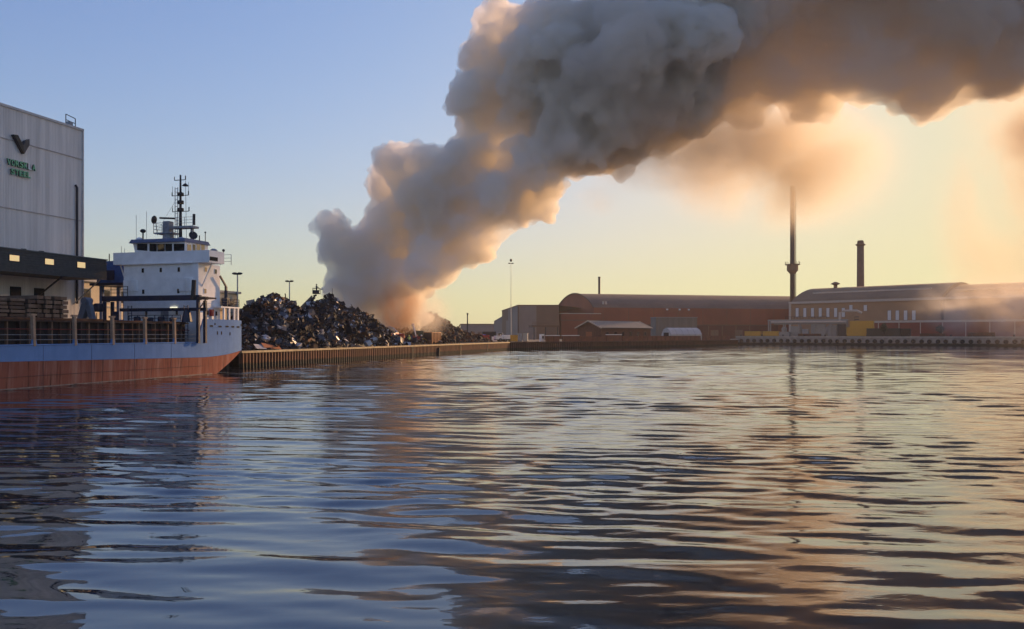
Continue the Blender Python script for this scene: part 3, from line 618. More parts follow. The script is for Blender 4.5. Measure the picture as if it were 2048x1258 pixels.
MB().bar((4.2, cy_, zb_+1.4), t1, .2, .2).build('davit_arm', M_navy, ship); MB().bar(t1, t2, .15, .15).build('davit_jib', M_navy, ship)
MB().box((3.9, cy_-.35, zb_+.2), (4.5, cy_+.2, zb_+.9)).build('davit_winch', M_navy, ship, bevel=.05)
c = SP(418, 625, hx1); MB().box((hx1+.02, c.y-.0, c.z-.35), (hx1+.3, c.y+.35, c.z+.3)).build('life_ring_box', M_red, ship)

# steel slabs stacked on the quay beside the hold
M_slab = mat('steel_slab', (.13, .085, .062), .8, .2, scale=1.2, col2=(.06, .038, .03))
M_slab_end = mat('slab_end', (.20, .135, .095), .75, scale=1.8, col2=(.10, .065, .045))
st_ = thing('slab_stack', 'brown steel slabs stacked on the ship hatch with their ends showing', 'steel slabs', SR(S0, R0, 0), ROT)
def slab_row(pa_, pb_, py0, py1, rows, cols, xf, ln):
    a, b = SP(pa_, py1, xf), SP(pb_, py0, xf); zb0 = 5.0; hh = (SP((pa_+pb_)/2, py0, xf).z - zb0)/rows; ww = (b.y-a.y)/cols
    for i in range(rows):
        for j in range(cols):
            if i == rows-1 and j == 0 and cols > 3: continue
            e = RNG.uniform(-.16, .10)
            MB().box((xf - ln + e, a.y + j*ww + .04, zb0 + i*hh + .05), (xf + e, a.y + (j+1)*ww - .06 + RNG.uniform(-.1, .0), zb0 + (i+1)*hh - .03)).build('steel_slab', M_slab_end if RNG.random() < .7 else M_slab, st_)
            MB().box((xf - ln + .3, a.y + j*ww + .2, zb0 + i*hh - .03), (xf - .08, a.y + j*ww + .32, zb0 + i*hh + .05)).build('dunnage', M_steel_dark, st_)
slab_row(56, 137, 591, 645, 5, 5, 3.3, 6.4)
slab_row(-90, 52, 593, 645, 5, 4, 3.1, 6.2)

# ------------------------------------------------------------------ scrap heaps
M_sc = [mat('scrap_black', (.018, .017, .018), .7, .4), mat('scrap_grey', (.10, .098, .10), .6, .4, var=.5, scale=1.5), mat('scrap_rust', (.15, .065, .032), .85, .1, var=.5, scale=1.5),
        mat('scrap_pale', (.55, .52, .50), .5, .3, var=.4, scale=1.5), mat('scrap_brown', (.075, .045, .03), .85, var=.5, scale=1.5)]
def scrap_heap(label, cones, n_pieces, rng, size=(.3, 1.0), wts=(.38, .27, .13, .15, .07), rough=.8):
    def h(s_, r_2):
        v = 0.0
        for cs, cr_, hh, rs_, rr_ in cones:
            d = math.hypot((s_-cs)/rs_, (r_2-cr_)/rr_)
            v = max(v, hh*max(0, 1 - d**1.15))
        return v
    cs, cr_ = cones[0][0], cones[0][1]
    smin = min(c[0]-c[3] for c in cones); smax = max(c[0]+c[3] for c in cones); rmin = min(c[1]-c[4] for c in cones); rmax = max(c[1]+c[4] for c in cones)
    t = thing('scrap_heap', label, 'scrap heap', SR(cs, cr_, QZ-.06)); base = t.location.copy()
    core = MB(); ns, nr = 60, 44; vs = []
    for i in range(ns+1):
        for j in range(nr+1):
            s_ = smin + (smax-smin)*i/ns; r_2 = rmin + (rmax-rmin)*j/nr; z = h(s_, r_2)
            z = z + (rough*noise.noise(Vector((s_/1.6, r_2/1.6, 3))) + .4*noise.noise(Vector((s_*1.7, r_2*1.7, 9))) if z > .02 else 0) - .25
            vs.append(SR(s_, r_2, max(-.3, z) + QZ-.06) - base)
    core.add(vs, [(i*(nr+1)+j, (i+1)*(nr+1)+j, (i+1)*(nr+1)+j+1, i*(nr+1)+j+1) for i in range(ns) for j in range(nr)]); core.build('heap_core', M_sc[0], t)
    pc = MB(); made = 0
    while made < n_pieces:
        s_ = rng.uniform(smin, smax); r_2 = rng.uniform(rmin, rmax); z = h(s_, r_2)
        if z < .05: continue
        made += 1
        c = SR(s_, r_2, QZ - .1 + z + rough*noise.noise(Vector((s_/1.6, r_2/1.6, 3))) + rng.uniform(-.2, .25)) - base
        a = Vector((rng.gauss(0, 1), rng.gauss(0, 1), rng.gauss(0, .7))).normalized(); b = a.cross(Vector((rng.gauss(0, 1), rng.gauss(0, 1), rng.gauss(0, 1)))).normalized(); n_ = a.cross(b)
        ln = rng.uniform(*size)*rng.choice((.4, .6, .8, 1, 1.4, 2.0)); wd = ln*rng.uniform(.08, .7); m_ = rng.choices(range(5), wts)[0]
        patch_ = noise.noise(Vector((s_/3.5, r_2/3.5, 7)))
        if patch_ > .25 and m_ in (1, 3): m_ = 0
        k_ = rng.random()
        if m_ not in (1, 3) and k_ < .8 and rng.random() < .03: ln *= 2.0
        if k_ < .55:                                # crumpled sheet: three bends
            b1, b2, b3 = (rng.uniform(-.35, .35)*ln for _ in range(3)); tw = rng.uniform(-.3, .3)
            pts = []
            for q, bb in ((-.5, 0), (-.17, b1), (.17, b2), (.5, b3)):
                ctr = c + a*ln*q + n_*bb; wv = (b + n_*tw*q)*wd/2
                pts += [ctr - wv, ctr + wv + n_*rng.uniform(-.1, .1)*ln]
            pc.add(pts, [(0, 1, 3, 2), (2, 3, 5, 4), (4, 5, 7, 6)], m_)
        elif k_ < .8:
            pc.bar(c - a*ln*.6, c + a*ln*.6, rng.uniform(.05, .16), rng.uniform(.04, .12), m_)
        else:
            e = [rng.uniform(.12, .38)*ln for _ in range(3)]
            pc.add([c + a*sx*e[0]*rng.uniform(.6, 1.2) + b*sy_*e[1]*rng.uniform(.6, 1.2) + n_*sz*e[2]*rng.uniform(.6, 1.2) for sx, sy_, sz in ((-1,-1,-1),(1,-1,-1),(1,1,-1),(-1,1,-1),(-1,-1,1),(1,-1,1),(1,1,1),(-1,1,1))],
                   [(0,3,2,1),(4,5,6,7),(0,1,5,4),(1,2,6,5),(2,3,7,6),(3,0,4,7)], m_)
    o = pc.build('scrap_pieces', M_sc, t); o['kind'] = 'stuff'
    return t
rg = random.Random(21)
scrap_heap('larger dark heap of tangled scrap metal close to the ship stern', [(102, -63, 7.5, 12, 11), (97, -61, 6.4, 10, 9), (106, -64, 7.0, 9, 10.5), (93, -57, 1.7, 10, 4.5), (110, -58, 4.5, 9, 6)], 7500, rg)
scrap_heap('rounded scrap heap with shiny shreds between the larger heap and the smoke', [(121, -64.5, 8.1, 10, 11), (125, -62, 6.3, 10, 9.5), (117, -58, 3.8, 9, 5.5), (130, -60, 3.4, 7, 7)], 6500, rg)
scrap_heap('low smouldering scrap heap at the foot of the smoke', [(152, -63, 3.6, 14, 9), (145, -60, 1.8, 8, 5), (158, -61, 3.0, 9, 7)], 1700, rg, wts=(.45, .12, .22, .03, .18))
scrap_heap('red brown heap of shredded scrap beyond the smoke', [(176, -67, 7.2, 11, 11), (171, -69, 7.0, 8, 10), (181, -60, 2.6, 11, 6)], 2000, rg, (.25, .7), (.05, .04, .55, .02, .34))
for (px, py, r_2, m_, lab, sx) in ((543, 690, -53.4, 'orange_sheet', 'orange rusty sheet lying at the foot of the larger scrap heap', 1.5), (520, 686, -53.8, 'pale_sheet', 'pale twisted sheet lying near the ship stern on the quay', .8)):
    s_ = s_at(px, r_2); q = MB(); q.prism([(-sx, -.35, .0), (sx*.8, -.45, .25), (sx, .5, .75), (-sx*.9, .45, .55)], (.0, .05, .04))
    o = q.build('scrap_sheet', mat(m_, (.36, .12, .04) if 'orange' in m_ else (.5, .47, .44), .8), None); o.location = SR(s_, r_2, QZ+.0); o.rotation_euler = (0, .2, ROT + 1.3); tag(o, lab, 'metal sheet')

# ------------------------------------------------------------------ light masts
def light_mast(base, h, label, wide=.9, group='yard floodlight masts', heads=2):
    t = thing('floodlight_mast', label, 'light mast', base, 0, group)
    MB().tube([(0, 0, 0), (0, 0, h)], [.17, .09] if base[1] < 200 else [.13, .06], 8).build('pole', M_galv, t)
    MB().bar((-wide, 0, h), (wide, 0, h), .12, .1).build('crossarm', M_steel_dark, t)
    for sg in (-1, 1):
        q = MB(); q.sphere((sg*wide*.75, -.1, h+.12), (.42, .3, .17), 8, 6); q.build('floodlight', M_steel_dark, t, smooth=True)
    return t
p = P(475, 548, 112); light_mast((p.x, p.y, QZ-.06), p.z-QZ, 'galvanised floodlight mast rising behind the ship stern', .45)
p = P(579, 563, 150); light_mast((p.x, p.y, QZ-.06), p.z-QZ, 'floodlight mast standing behind the larger scrap heap', .55)
p = P(1022, 527, 260); lm = light_mast((p.x, p.y, QZ-.06), p.z-QZ, 'tall slender floodlight mast in front of the taupe hall', .7)
MB().sphere((0, 0, p.z-QZ+1.1), (.4, .4, .5), 8, 6).build('beacon', M_steel_dark, lm)
p = P(935, 629, 300); t = thing('vent_mast', 'thin dark mast standing in front of the far low hall', 'mast', (p.x, p.y, QZ-.06)); MB().tube([(0, 0, 0), (0, 0, p.z-QZ)], [.28, .22], 8).build('pole', M_steel_dark, t); MB().box((-.3, -.3, p.z-QZ), (.35, .3, p.z-QZ+.6)).build('mast_head', M_steel_dark, t)

# ------------------------------------------------------------------ people
M_skin = mat('skin', (.42, .25, .17), .6)
def person(loc, rz, label, jacket, trousers, helmet, arms=((-.33, .28, 1.18), (.36, .30, 1.22)), group='firefighters', h=1.78):
    pts = {'hip': (0, 0, .95), 'waist': (0, 0, 1.08), 'chest': (0, 0, 1.32), 'neck': (0, .01, 1.48), 'head': (0, .02, 1.62), 'crown': (0, .02, 1.72),
           'hl': (-.10, 0, .92), 'kl': (-.13, .04, .50), 'al': (-.14, -.03, .08), 'tl': (-.15, .13, .04), 'hr': (.10, 0, .92), 'kr': (.14, -.02, .50), 'ar': (.16, -.08, .08), 'tr': (.17, .08, .04),
           'sl': (-.19, 0, 1.40), 'el': (-.29, .06, 1.15), 'wl': arms[0], 'sr': (.19, 0, 1.40), 'er': (.30, .06, 1.15), 'wr': arms[1]}
    rad = dict(hip=.16, waist=.15, chest=.18, neck=.07, head=.105, crown=.08, hl=.11, kl=.08, al=.055, tl=.045, hr=.11, kr=.08, ar=.055, tr=.045, sl=.085, el=.065, wl=.05, sr=.085, er=.065, wr=.05)
    ks = list(pts); ed = [('hip','waist'),('waist','chest'),('chest','neck'),('neck','head'),('head','crown'),('hip','hl'),('hl','kl'),('kl','al'),('al','tl'),('hip','hr'),('hr','kr'),('kr','ar'),('ar','tr'),('chest','sl'),('sl','el'),('el','wl'),('chest','sr'),('sr','er'),('er','wr')]
    me = bpy.data.meshes.new('body'); me.from_pydata([pts[k_] for k_ in ks], [(ks.index(a), ks.index(b)) for a, b in ed], [])
    o = bpy.data.objects.new('tmp', me); COL.objects.link(o); md = o.modifiers.new('s', 'SKIN')
    for i, k_ in enumerate(ks): me.skin_vertices[0].data[i].radius = (rad[k_], rad[k_]); me.skin_vertices[0].data[i].use_root = (i == 0)
    o.modifiers.new('u', 'SUBSURF').levels = 1
    me2 = bpy.data.meshes.new_from_object(o.evaluated_get(bpy.context.evaluated_depsgraph_get())); bpy.data.objects.remove(o)
    for m_ in (jacket, trousers, M_skin, M_rubber): me2.materials.append(m_)
    for p_ in me2.polygons:
        z = p_.center.z; p_.material_index = 3 if z < .12 else 1 if z < .92 else 2 if z > 1.49 else 0; p_.use_smooth = True
    t = thing('person', label, 'person', loc, rz, group); obj('body', me2, t)
    q = MB(); q.lathe([(.165, 0), (.15, .02), (.13, .09), (.08, .145), (.0, .16)], (0, .0, 1.66), 12); q.build('helmet', helmet, t, smooth=True)
    q = MB(); q.lathe([(.172, 0), (.172, .05)], (0, .0, 1.15), 10); q.build('reflective_band', M_galv, t)
    return t
M_coat = mat('dark_coat', (.03, .028, .03), .8); M_coatr = mat('red_coat', (.35, .04, .03), .7); M_trou = mat('dark_trousers', (.02, .02, .022), .85)
def q_at(px, r_2): return SR(s_at(px, r_2), r_2, QZ-.06)
person(q_at(818, -54.2), .6, 'firefighter in yellow jacket and pale helmet at the smouldering heap', M_hivis, M_trou, M_hivis)
person(q_at(834, -54.6), .1, 'firefighter in red jacket aiming a hose upward', M_coatr, M_trou, M_red, ((-.2, .4, 1.3), (.2, .45, 1.35)))
person(q_at(843, -54.0), -.5, 'person in dark coat with white helmet beside the open rusty container', M_coat, M_trou, M_white)
person(q_at(1001, -56), .4, 'worker in dark coat standing by the white van', M_coat, M_trou, M_white)

# ------------------------------------------------------------------ fire brigade vehicles, skip, jets
def wheel_at(parent, x, y, r, w_, z=None):
    q = MB(); q.lathe([(r*.55, -w_/2), (r*.92, -w_/2), (r, -w_/2+.04), (r, w_/2-.04), (r*.92, w_/2), (r*.55, w_/2)], (0, 0, 0), 16); o = q.build('wheel', M_rubber, parent); o.location = (x, y, z or r); o.rotation_euler = (0, math.radians(90), 0)
    q = MB(); q.lathe([(.05, -w_/2-.01), (r*.5, -w_/2+.01), (r*.5, w_/2-.01), (.05, w_/2+.01)], (0, 0, 0), 12); q.build('rim', M_galv, o); return o
def truck(name, label, loc, rz, L_, W_, H_, body, cab, cat, rear=None, lights=None, group=None):
    t = thing(name, label, cat, loc, rz, group); hb_ = .55
    MB().box((-W_/2+.15, -L_/2, .45), (W_/2-.15, L_/2, .65)).build('chassis', M_steel_dark, t)
    MB().box((-W_/2, -L_/2, .66), (W_/2, L_/2-2.1, H_)).build('body', body, t, bevel=.05)
    cb = MB().prism([(-W_/2+.03, L_/2-2.0, .6), (-W_/2+.03, L_/2, .6), (-W_/2+.03, L_/2, 1.5), (-W_/2+.03, L_/2-.35, H_*.9), (-W_/2+.03, L_/2-2.0, H_*.9)], (W_-.06, 0, 0)).build('cab', cab, t, bevel=.05)
    MB().prism([(-W_/2+.15, L_/2+.012, 1.52), (W_/2-.15, L_/2+.012, 1.52), (W_/2-.2, L_/2-.32, H_*.9-.08), (-W_/2+.2, L_/2-.32, H_*.9-.08)], (0, .02, .01)).build('windscreen', M_glass, cb)
    for sg in (-1, 1): MB().box((sg*(W_/2-.03)-.015, L_/2-1.5, 1.45), (sg*(W_/2-.03)+.015, L_/2-.55, H_*.9-.15)).build('side_window', M_glass, cb)
    for y in (-L_/2+1.2, L_/2-1.3):
        for sg in (-1, 1): wheel_at(t, sg*(W_/2-.16), y, .46, .3)
    if rear:
        MB().box((-W_/2+.02, -L_/2-.05, .7), (W_/2-.02, -L_/2-.005, H_-.02)).build('rear_panel', rear, t)
        MB().box((-W_/2+.42, -L_/2-.08, .95), (W_/2-.42, -L_/2-.052, H_-.5)).build('rear_shutter', M_black, t)
        for sg in (-1, 1): MB().box((sg*(W_/2-.2)-.1, -L_/2-.08, .75), (sg*(W_/2-.2)+.1, -L_/2-.052, .9)).build('tail_lamp', M_red, t)
    if lights: MB().box((-.7, L_/2-1.4, H_*.9), (.7, L_/2-1.1, H_*.9+.16)).build('light_bar', lights, t)
    return t
M_bluel = mat('blue_lamp', (.05, .12, .7), .3)
fe = truck('fire_engine', 'fire engine with yellow green rear panel and red side at the smouldering heap', q_at(787, -55.4), ROT-.10, 5.0, 1.9, 2.1, M_red, M_red, 'fire engine', M_hivis, M_bluel)
MB().box((-.5, -2.0, 2.1), (.5, 1.0, 2.25)).build('roof_locker', M_galv, fe)
sgn = thing('warning_board', 'orange red warning board on two legs beside the yellow green engine', 'sign', q_at(803.5, -54.0), ROT)
MB().box((-.5, -.03, .85), (.45, .03, 2.0)).build('board', mat('orange_board', (.65, .10, .04), .5), sgn, bevel=.02)
for x_ in (-.35, .3): MB().bar((x_, 0, 0), (x_, 0, .86), .09).build('leg', M_yellow, sgn)
sk = thing('scrap_container', 'open rusty container with ribbed orange end wall beside the smouldering heap', 'container', q_at(857, -56.3), ROT)
M_cont = mat('orange_container', (.42, .16, .05), .7, scale=2, col2=(.22, .08, .03))
MB().box((-2.0, -1.1, .15), (1.0, -.98, 2.2)).build('side_wall', mat('dark_container', (.05, .02, .016), .8), sk); MB().box((-2.0, 3.9, .15), (1.0, 4.0, 2.2)).build('side_wall', M_cont, sk)  # shade painted in: near wall gets a darkened copy of the orange
MB().box((.95, -1.1, .15), (1.05, 4.0, 2.2)).build('end_wall', M_cont, sk); MB().box((-2.0, -1.1, .05), (1.0, 4.0, .2)).build('floor', M_rust, sk); MB().box((-2.05, -1.0, .15), (-1.95, 3.9, 2.2)).build('end_wall', M_cont, sk)
for k_ in range(7): MB().box((1.05, -1.1 + k_*.82, .15), (1.17, -.95 + k_*.82, 2.2)).build('rib', M_cont, sk)
MB().box((-2.1, -1.16, 2.2), (1.18, 4.06, 2.32)).build('rim', M_cont, sk)
ex = thing('loader', 'small dark loader parked between the fire engine and the container', 'loader', q_at(836, -57.5), .4)
MB().box((-1.3, -.8, .5), (.5, .8, 1.5)).build('engine_body', M_coatr, ex, bevel=.08); MB().box((-.3, -.7, 1.5), (.9, .7, 2.6)).build('cab', M_glass, ex, bevel=.06); MB().bar((.7, 0, 1.2), (2.0, 0, .5), .3).build('arm', M_yellow, ex); MB().box((1.8, -1, .1), (2.5, 1, .8)).build('bucket', M_rust, ex)
for y in (-.8, .8):
    for x in (-.8, .7): o = wheel_at(ex, x, y, .5, .35); o.rotation_euler = (math.radians(90), 0, 0)
def far_vehicle(px, Y, kind, label, rz, col, **k_):
    p = P(px, 680, Y); return truck(kind, label, (p.x, p.y, QZ-.06), rz, k_.get('L', 5.5), k_.get('W', 2.2), k_.get('H', 2.3), col, k_.get('cab', col), kind.replace('_', ' '), None, k_.get('lights'))
far_vehicle(965, 202, 'fire_engine', 'red fire engine parked on the quay before the taupe hall', -1.2, M_red, L=3.4, H=1.9, lights=M_bluel)
far_vehicle(1004, 203, 'van', 'white van parked beside the dark flatbed truck', 1.8, M_white, L=3.8, H=1.7)
far_vehicle(986, 208, 'truck', 'dark flatbed truck loaded with pale crates', -1.4, M_steel_dark, L=5.5, H=2.6, cab=M_grey)
far_vehicle(915, 196, 'car', 'small pale car parked near the red brown heap', 1.4, M_grey, L=4.0, W=1.7, H=1.4)
far_vehicle(948, 206, 'pickup', 'grey pickup parked between the pale car and the fire engine', 1.2, M_galv, L=4.4, W=1.8, H=1.6)
for k_, (px, Y, w_, h_, col, lab) in enumerate(((992, 206.5, 2.2, 1.2, M_white, 'pale crate on the ground by the dark flatbed truck'), (1026, 205, 2.2, 1.6, M_yellow, 'yellow skip at the quay corner'), (1038, 208, 1.2, 2.0, M_grey, 'grey cabinet beside the yellow skip'), (1051, 209, 1.2, 2.1, M_galv, 'pale cabinet beside the grey one'), (897, 190, 1.4, 1.1, M_galv, 'metal bin before the red brown heap'))):
    p = P(px, 680, Y); t = thing('yard_bin', lab, 'bin', (p.x, p.y, QZ-.06), .5*k_); MB().box((-w_/2, -.6, .08), (w_/2, .6, h_)).build('bin_body', col, t, bevel=.05); MB().box((-w_/2-.05, -.65, h_), (w_/2+.05, .65, h_+.1)).build('lid', col, t)
    for x_ in (-w_/2+.15, w_/2-.15): MB().box((x_-.08, -.55, 0), (x_+.08, .55, .08)).build('skid', M_steel_dark, t)

# aerial fire ladder with basket, standing behind the heaps
bs = P(558, 664, 158); top = P(627, 592, 150); bk = P(633, 588, 150)
al = thing('aerial_platform', 'fire brigade aerial platform raising its boom above the scrap heaps', 'fire engine', (bs.x, bs.y, QZ-.06))
o0 = Vector((bs.x, bs.y, QZ-.06)); A_ = Vector((0, 0, 2.6)); B_ = top - o0; C_ = bk - o0
MB().box((-1.25, -3.6, .6), (1.25, 2.6, 1.9)).build('chassis', M_red, al, bevel=.05); MB().box((-1.25, 2.7, .6), (1.25, 4.6, 2.7)).build('cab', M_red, al, bevel=.1)
for y in (-2.6, -1.3, 3.4):
    for x in (-1.1, 1.1): wheel_at(al, x, y, .5, .32)
MB().lathe([(.8, 1.9), (.7, 2.5), (.4, 2.9)], (0, 0, 0), 12).build('turret', M_galv, al)
la = MB(); d_ = (B_-A_).normalized(); sx = Vector((.25, .12, 0)); up_ = sx.cross(d_).normalized()*.38; nn = 18
for sg in (-1, 1):
    la.bar(A_ + sx*sg, B_ + sx*sg, .2); la.bar(A_ + sx*sg + up_, B_ + sx*sg + up_, .16)
    for i in range(nn): la.bar((A_ + (B_-A_)*i/nn) + sx*sg, (A_ + (B_-A_)*(i+1)/nn) + sx*sg + (up_ if i % 2 else up_*0), .05); la.bar((A_ + (B_-A_)*i/nn) + sx*sg, (A_ + (B_-A_)*i/nn) + sx*sg + up_, .05)
for i in range(nn*2): q = A_ + (B_-A_)*i/(nn*2); la.bar(q-sx, q+sx, .05)
la.build('ladder_boom', mat('boom_alloy', (.12, .115, .11), .5, .4), al); MB().bar(B_, C_ + Vector((0, 0, -.2)), .3).build('jib', M_steel_dark, al)
MB().tube([A_ + Vector((.2, 0, .2)), A_ + (B_-A_)*.3], .16, 8).build('hydraulic_ram', M_galv, al)
bb = MB(); c = C_
for sx_ in (-.6, .6):
    for sy_ in (-.5, .5): bb.bar(c + Vector((sx_, sy_, 0)), c + Vector((sx_, sy_, 1.1)), .07)
for z_ in (.08, .6, 1.08):
    for a, b in (((-.6, -.5), (.6, -.5)), ((.6, -.5), (.6, .5)), ((.6, .5), (-.6, .5)), ((-.6, .5), (-.6, -.5))): bb.bar(c + Vector((*a, z_)), c + Vector((*b, z_)), .07)
bb.box(c + Vector((-.62, -.52, 0)), c + Vector((.62, .52, .07))); bb.box(c + Vector((-.6, -.55, .1)), c + Vector((.6, -.5, .7))); bb.build('basket', M_steel_dark, al)
person(Vector(bk) + Vector((0, 0, .07)), -.8, 'firefighter standing in the raised aerial basket', M_coat, M_trou, M_coat)
M_spray = mat('water_spray', (.80, .76, .72), .9, var=.2, alpha=.5, scale=6)
def jet(label, a, b, sag, r0, r1, n=14):
    pts = [a.lerp(b, i/n) + Vector((0, 0, sag*math.sin(math.pi*i/n))) + Vector((RNG.gauss(0, 1), RNG.gauss(0, 1), RNG.gauss(0, 1)))*.04*i/n for i in range(n+1)]
    q = MB(); q.tube(pts, [(r0 + (r1-r0)*(i/n)**1.5)*(1 + RNG.uniform(-.15, .15)) for i in range(n+1)], 8); o = q.build('water_jet', M_spray, None, smooth=True); tag(o, label, 'water jet', kind='thing')
jet('thin white water jet from the fire engine towards the rounded heap', P(777, 674, 138), P(741, 660.5, 140), .35, .05, .14)
jet('thick white water jet rising from the quay beside the warning board', P(812, 689, 142), P(779, 655, 150), .6, .08, .30)
jet('short white water jet sprayed upward by the red jacketed firefighter', P(834, 683, 145), P(826, 650, 152), .3, .08, .26)
jet('fine water jet from the aerial basket into the smoke', bk + Vector((.6, -.1, .9)), P(645, 577, 152), -.1, .04, .2)

# ------------------------------------------------------------------ works halls across the basin
M_redclad = mat('brick_red_cladding', (.27, .068, .03), .8, scale=.12, var=.25, stretch=(1, 1, .4))
M_redroof = mat('weathered_roof', (.15, .088, .055), .8, scale=.1, var=.3)
M_taupe = mat('taupe_panel', (.27, .215, .18), .8, scale=.15, var=.12); M_brownp = mat('brown_panel', (.21, .125, .075), .8, scale=.15, var=.12)
M_tanw = mat('tan_render', (.36, .21, .11), .85, scale=.2, var=.15); M_tanroof = mat('tan_roof', (.22, .14, .075), .8, scale=.08, var=.3)
M_cornice = mat('pale_cornice', (.55, .47, .38), .8); M_slit = mat('white_slit_pane', (.62, .60, .58), .4, var=.1)
def barrel(parent, L_, W_, ze, za, wall_m, roof_m, seg=18, name='roof', over=.0):
    """hall in its own frame: x along the hall, y across (0 = front), arched roof from eaves ze to apex za"""
    prof = [(W_*i/seg, ze + (za-ze)*math.sin(math.pi*i/seg)**.75) for i in range(seg+1)]
    r = MB(); vs = []
    for y, z in prof: vs += [(-over, y, z), (L_+over, y, z)]
    r.add(vs, [(2*i, 2*i+1, 2*i+3, 2*i+2) for i in range(seg)])
    for i in range(seg+1): pass
    ro = r.build(name, roof_m, parent)
    g = MB(); n_ = len(prof); poly = [(0, y, z) for y, z in prof] + [(0, W_, 0), (0, 0, 0)]
    g.add([Vector(p) + Vector((.01, 0, -.01)) for p in poly], [tuple(range(len(poly)))]); g.build('gable_wall', wall_m, parent)
    g = MB(); g.add([Vector(p) + Vector((L_-.01, 0, -.01)) for p in poly], [tuple(range(len(poly)))]); g.build('gable_wall', wall_m, parent)
    f = MB(); f.box((.02, 0, 0), (L_-.02, .2, ze-.02)); f.build('front_wall', wall_m, parent); MB().box((.02, W_-.2, 0), (L_-.02, W_, ze-.02)).build('rear_wall', wall_m, parent)
    return ro, prof
HA = Vector((.974, .225, 0)); ha = math.atan2(HA.y, HA.x); zg = QZ - .06
redhall = thing('arched_hall', 'long red brown industrial hall with arched gable and curved roof', 'industrial hall', (33.7, 330, zg), ha)
ro, prof = barrel(redhall, 107, 55.6, 12.9, 19.9, M_redclad, M_redroof)
ed = MB(); ed.tube([(-.1, y, z+.1) for y, z in prof], .28, 6); ed.build('gable_trim', M_redroof, redhall)
for k_ in range(9): MB().box((4 + k_*11.2, -.06, .3), (4.15 + k_*11.2, -.0, 12.8)).build('cladding_joint', M_redroof, redhall)
for px in (1334, 1359, 1377):
    k_ = (px-CX)/F; x_ = (33.7 - k_*330)/(k_*.225 - .974); MB().box((x_-.4, -.3, 12.0), (x_+.4, -.06, 12.6)).build('wall_lamp', M_white, redhall)
for x_ in (20.5, 21.8): MB().box((x_-16, 1.6, 14.3), (x_-15.4, 2.2, 15.6)).build('roof_flue', M_cornice, redhall)
# low annex along the red hall
ax = thing('annex', 'low dark red annex running along the foot of the arched hall', 'annex', (33.7 + .974*9, 330 + .225*9 - 9.4, zg), ha)
MB().box((0, 0, 0), (72, 8, 5.5)).build('wall', mat('dark_red_wall', (.13, .034, .02), .85, scale=.2), ax); MB().box((-.2, -.25, 5.5), (72.2, 8.2, 5.85)).build('roof_edge', M_redroof, ax)
for k_ in range(10): MB().box((2 + k_*6.3, -.07, .2), (2.25 + k_*6.3, -.0, 5.4)).build('pilaster', M_brownp, ax)
for k_ in range(3): wo = MB().box((30 + k_*11, -.08, 0), (33.5 + k_*11, -.0, 3.6)).build('door', M_brownp, ax); MB().box((31.7 + k_*11, -.12, .1), (31.8 + k_*11, -.08, 3.5)).build('door_joint', M_redroof, wo)
# entrance block in front of the gable
eb = thing('entrance_block', 'low red brick block with pale flashing before the arched gable', 'annex', (26.0, 323, zg), ha)
MB().box((-6.4, 0, 0), (10.4, 6, 10.1)).build('wall', M_redclad, eb); MB().box((-6.5, -.12, 10.1), (10.5, 6.1, 10.4)).build('flashing', M_cornice, eb); MB().box((-6.4, -.06, 7.4), (10.4, -.0, 7.7)).build('string_course', M_redroof, eb)
# taupe halls
th = thing('taupe_hall', 'taupe and brown panelled hall left of the arched gable', 'industrial hall', (0, 0, 0))
Yt = 300; cA = P(1036, 611, Yt); cB = P(1118, 611, Yt+18); cL = P(1004, 622, Yt+46)
def panel_run(a, b, za, zb2, m_, name='wall_panel', depth=.25, par=th):
    q = MB(); d = (Vector((b.x, b.y, 0)) - Vector((a.x, a.y, 0))); nrm = Vector((d.y, -d.x, 0)).normalized()*depth
    q.prism([(a.x, a.y, zg), (b.x, b.y, zg), (b.x, b.y, zb2), (a.x, a.y, za)], -nrm); return q.build(name, m_, par)
ab = lambda t: cA.lerp(cB, t); al_ = lambda t: cL.lerp(cA, t)
panel_run(ab(0), ab(.435), cA.z, ab(.435).z, M_taupe); panel_run(ab(.435), ab(1), ab(.435).z, cB.z, M_brownp)
panel_run(al_(0), al_(.42), cL.z, al_(.42).z, M_brownp); panel_run(al_(.42), al_(1), al_(.42).z, cA.z, M_taupe)
rb = MB(); far = Vector((18, 48, 0)); rb.add([cL + Vector((0, 0, .05)), cA + Vector((0, 0, .05)), cB + Vector((0, 0, .05)), cB + far, cL + far], [(0, 1, 2, 3, 4)]); rb.build('roof', M_redroof, th)
e = MB(); e.tube([cL + Vector((0, 0, .1)), cA + Vector((0, 0, .1)), cB + Vector((0, 0, .1))], .22, 6); e.build('roof_trim', M_brownp, th)
MB().tube([(cA.x+.1, cA.y-.3, zg), (cA.x+.1, cA.y-.3, cA.z)], .22, 8).build('downpipe', M_redroof, th)
a = P(988, 642, Yt+60); b = P(1005, 632, Yt+46); panel_run(a, Vector((b.x, b.y, b.z)), a.z, b.z, M_taupe)
a2, b2_ = P(1016, 640, Yt+20), P(1036, 640, Yt-.6); panel_run(P(1012, 643, Yt+33), P(1035.6, 643, Yt-.2), a2.z, b2_.z, M_taupe, 'lower_panel', .3)
cn = P(1065, 651, 262); t = thing('loading_canopy', 'dark flat canopy on posts before the taupe hall', 'canopy', (cn.x, cn.y, zg), ha)
MB().box((0, 0, cn.z-zg-.5), (9.2, 5, cn.z-zg+.1)).build('canopy_roof', M_redroof, t)
for x_ in (.6, 4.5, 8.6): MB().box((x_-.12, .2, 0), (x_+.12, .44, cn.z-zg-.5)).build('post', M_steel_dark, t)
railing([(0, .1, cn.z-zg+.1), (9.2, .1, cn.z-zg+.1)], 1.0, t, M_brownp, .05, 1)
